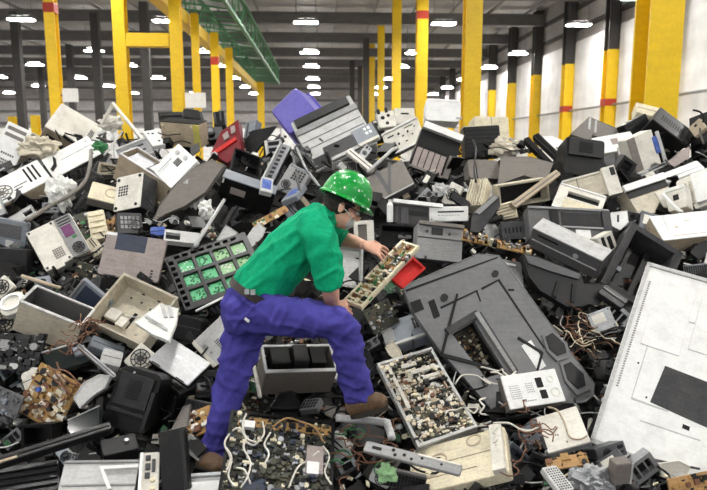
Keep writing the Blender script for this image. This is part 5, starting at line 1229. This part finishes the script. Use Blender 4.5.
while made < 190 and tries < 4000:
    tries += 1
    px, py = FR.uniform(-70, 777), FR.uniform(146, 486)
    if any(inside((px, py), q, 3) for q, _ in COVER) or any(inside((px, py), q, 2) for q in BODY): continue
    kind = FR.choice(KINDS)
    sz = FR.uniform(12, 21) * (1 + (py - 128) / 520); ar = FR.uniform(.5, .95)
    if kind == 'keyboard': sz *= 1.3; ar = .4
    a = FR.uniform(-1.2, 1.2)
    ux, uy = math.cos(a) * sz, math.sin(a) * sz; vx, vy = -math.sin(a) * sz * ar, math.cos(a) * sz * ar
    TL = (px - ux / 2 - vx / 2, py - uy / 2 - vy / 2); TR = (TL[0] + ux, TL[1] + uy); BL = (TL[0] + vx, TL[1] + vy)
    near = min(MARKS, key=lambda m_: math.hypot((m_[0][1][0] + m_[0][2][0]) / 2 - px, (m_[0][1][1] + m_[0][2][1]) / 2 - py))
    dark = FR.random()
    col, cn = FR.choice((('black', 'black'), ('charcoal', 'charcoal'))) if dark < .5 else FR.choice((('midgrey', 'grey'), ('warmgrey', 'warm grey'), ('bluegrey', 'blue-grey'))) if dark < .75 else FR.choice((('lightgrey', 'light grey'), ('offwhite', 'off-white'), ('beige', 'beige')))
    if kind in ('disk_drive', 'power_unit', 'metal_cage') and dark > .3: col, cn = FR.choice((('galv', 'silver-grey'), ('darksteel', 'dark metal')))
    if kind == 'circuit_card': col, cn = FR.choice((('pcb_green', 'green'), ('pcb_dark', 'dark olive'), ('pcb_tan', 'tan')))
    word = kind.replace('_', ' ')
    lab = 'small %s %s wedged beside the %s' % (cn, word, short(near[1]))
    if lab in used or len(lab.split()) > 16: continue
    hint = (FR.uniform(-.45, .45), FR.uniform(-.1, .7), .85)
    old = place
    def place(*A, **K):
        K['maxpen'] = .06
        return old(*A, **K)
    D = FR.uniform(.04, .12); lf = FR.uniform(-.1, .04)
    f0 = old(TL, TR, BL, D, hint, lf, maxpen=.07)
    place = old
    if f0 is None: continue
    PLACED.pop(); used[lab] = 1; made += 1
    if kind == 'disk_drive': slab(kind, TL, TR, BL, .045, col, lab, 'drive', [('label', 'offwhite', 'R', [(.15, .15, .7, .6)], .001), ('screw', 'darkgrey', 'd', [(.07, .1, .04), (.93, .1, .04), (.07, .9, .04), (.93, .9, .04)], .002)], hint, lf, .004)
    elif kind == 'power_unit': slab(kind, TL, TR, BL, D, col, lab, 'power unit', [('fan_grille', 'black', 'fan', [(.35, .5, .34)], .004), ('socket', 'hole', 'R', [(.72, .2, .92, .45)], .003), ('switch', 'charcoal', 'R', [(.74, .6, .9, .75)], .006)], hint, lf, .005)
    elif kind == 'circuit_card': board(kind, TL, TR, BL, col, lab, 'circuit board', n=45, cols=('charcoal', 'cream', 'black', 'galv', 'copper'), hint=hint, lift=lf, smax=.035, hmax=.025, seed=made)
    elif kind == 'keyboard': slab(kind, TL, TR, BL, .03, col, lab, 'keyboard', [('keys', 'charcoal' if col not in ('black', 'charcoal') else 'darkgrey', 'g', [(.03, .12, .97, .92, 12, 5, .8)], .008)], hint, lf, .008)
    elif kind == 'fan_unit': slab(kind, TL, TR, BL, .04, col, lab, 'fan', [('grille', 'darkgrey' if col == 'black' else 'hole', 'fan', [(.5, .5, .44)], .006), ('hub', 'charcoal', 'd', [(.5, .5, .15)], .01)], hint, lf, .012)
    elif kind == 'modem': slab(kind, TL, TR, BL, D, col, lab, 'modem', [('slot', 'hole', 'R', [(.1, .2, .6, .28), (.1, .4, .6, .48)], .002), ('button', 'grey', 'R', [(.75, .2, .88, .4)], .006), ('ridge', col, 'R', [(.0, .75, 1.0, .85)], .01)], hint, lf, .015)
    elif kind == 'metal_cage': frame(kind, TL, TR, BL, D * .6, col, lab, 'cage', open_=(.15, .18, .85, .8), back='hole', det=[('bar', col, 'R', [(.3, .15, .36, .85), (.6, .15, .66, .85)], .0)], hint=hint, lift=lf)
    elif kind == 'empty_housing': tray(kind, TL, TR, BL, D, col, lab, 'housing', [('post', 'charcoal', 'd', [(.2, .2, .06), (.8, .8, .06)], .02)], hint=hint, lift=lf)
    else:
        k5 = [(TL[0] + ux * u + vx * v, TL[1] + uy * u + vy * v) for u, v in ((0, .1), (FR.uniform(.3, .7), FR.uniform(-.1, .1)), (1, FR.uniform(0, .3)), (FR.uniform(.85, 1.1), .8), (FR.uniform(.4, .7), 1), (.05, FR.uniform(.7, 1)))]
        poly(kind, k5, .02, col, lab, 'cover', hint=hint, lift=lf)

# ------------------------------------------------------------------ uncountable scrap in the gaps
SCRAP = MB(); SCRAP_M = []
def scatter(name, m, n, smin, smax, label, cat, seed, zoff=(-.16, -.02), shape='mix', region=(0, 118, 707, 490)):
    R = random.Random(seed); mb = SCRAP
    for _ in range(n):
        px, py = R.uniform(region[0] - 170, region[2] + 170), R.uniform(region[1], region[3] + 40)
        d = hit(px, py)
        if d > 6.9: d = R.uniform(6.5, 7.2)
        q = CAM + ray(px, py) * d
        q.z = heap(q.x, q.y) + R.uniform(*zoff)
        s = R.uniform(smin, smax) * R.uniform(.5, 1); 
        M = Matrix.Translation(q) @ Euler((R.uniform(-1, 1.2), R.uniform(-1, 1), R.uniform(0, 6.3))).to_matrix().to_4x4()
        k = R.random()
        if shape == 'chip': a, b, c = s, s * R.uniform(.4, 1), s * R.uniform(.1, .35)
        elif k < .45: a, b, c = s, s * R.uniform(.3, .9), s * .08
        elif k < .75: a, b, c = s, s * R.uniform(.05, .2), s * R.uniform(.05, .2)
        else: a, b, c = s * .7, s * R.uniform(.3, .7), s * R.uniform(.2, .6)
        mb.box(-a / 2, a / 2, -b / 2, b / 2, -c / 2, c / 2, M); SCRAP_M.extend([m] * 6)
for nm, m, n, a, b, lb, sd in (
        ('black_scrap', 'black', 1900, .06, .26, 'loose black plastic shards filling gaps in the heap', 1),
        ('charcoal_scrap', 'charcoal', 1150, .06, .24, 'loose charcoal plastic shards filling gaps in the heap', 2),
        ('grey_scrap', 'midgrey', 600, .04, .18, 'loose mid-grey shards filling gaps in the heap', 3),
        ('pale_scrap', 'lightgrey', 370, .03, .12, 'loose light grey shards scattered over the heap', 4),
        ('white_scrap', 'offwhite', 370, .03, .12, 'loose off-white shards scattered over the heap', 5),
        ('tan_scrap', 'tan', 260, .03, .13, 'loose tan fragments scattered over the heap', 6),
        ('metal_scrap', 'galv', 280, .03, .14, 'loose metal bits scattered over the heap', 7)):
    scatter(nm, m, n, a, b, lb, 'scrap', sd)
for nm, m, n, lb, sd in (('copper_bits', 'copper', 300, 'tiny copper and brown component bits among the scrap', 8), ('green_bits', 'pcb_green', 110, 'tiny green circuit fragments among the scrap', 9), ('cream_bits', 'cream', 260, 'tiny cream component bits among the scrap', 10)):
    scatter(nm, m, n, .015, .05, lb, 'scrap', sd, (-.1, .02), 'chip', (0, 230, 707, 490))
names = list(dict.fromkeys(SCRAP_M))
so = SCRAP.obj('loose_scrap', names[0])
for q in names[1:]: so.data.materials.append(MATS[q])
so.data.polygons.foreach_set('material_index', [names.index(q) for q in SCRAP_M])
tag(so, 'loose shards of plastic, metal and circuit boards filling the gaps of the heap', 'scrap', kind='stuff')
def tangle(name, m, region, n, r, label, seed, L=.5, lift=(.0, .12)):
    R = random.Random(seed); mb = MB()
    for _ in range(n):
        px, py = R.uniform(region[0], region[2]), R.uniform(region[1], region[3])
        lf = R.uniform(*lift)
        q = P(px, py, hit(px, py)); q.z = heap(q.x, q.y) + lf
        a = R.uniform(0, 6.3); pts = [q]
        for k in range(5):
            a += R.uniform(-1.1, 1.1)
            nq = pts[-1] + Vector((math.cos(a), math.sin(a) * .7, 0)) * L / 5
            nq.z = heap(nq.x, nq.y) + lf + R.uniform(-.02, .02); pts.append(nq)
        mb.tube(catmull(pts, 4), r, 5)
    return tag(mb.obj(name, m, smooth=True), label, 'cables', kind='stuff')
tangle('cable_tangle', 'copper', (574, 312, 598, 368), 22, .0035, 'tangle of brown wires right of the dark television', 1, .22, (.0, .14))
tangle('cable_tangle', 'cream', (574, 312, 596, 368), 12, .0035, 'tangle of cream wires right of the dark television', 2, .22, (.0, .14))
tangle('cable_tangle', 'black', (570, 306, 600, 372), 24, .0045, 'tangle of black wires right of the dark television', 12, .25, (.0, .12))
tangle('cable_tangle', 'offwhite', (470, 405, 500, 488), 8, .005, 'few pale wires hanging over the cream plate', 3, .25, (.2, .3))
tangle('cable_tangle', 'copper', (510, 440, 540, 488), 14, .0035, 'reddish brown wires by the pale drive', 4, .22, (.1, .3))
tangle('cable_tangle', 'black', (0, 130, 707, 480), 150, .006, 'black cables trailing through the whole heap', 5, .5, (-.08, .05))
tangle('cable_tangle', 'lightgrey', (0, 140, 707, 480), 40, .004, 'pale cables trailing through the whole heap', 6, .35, (-.08, .05))
tangle('cable_tangle', 'green_scrap', (325, 440, 400, 488), 6, .004, 'few green wires at the bottom below the boot', 7, .2, (.02, .12))
tangle('cable_tangle', 'copper', (335, 430, 400, 488), 16, .0035, 'brown wires at the bottom below the boot', 8, .25, (.02, .14))
tangle('cable_tangle', 'copper', (58, 366, 90, 396), 16, .0035, 'brown wires heaped behind the tan circuit board', 9, .18, (.22, .32))
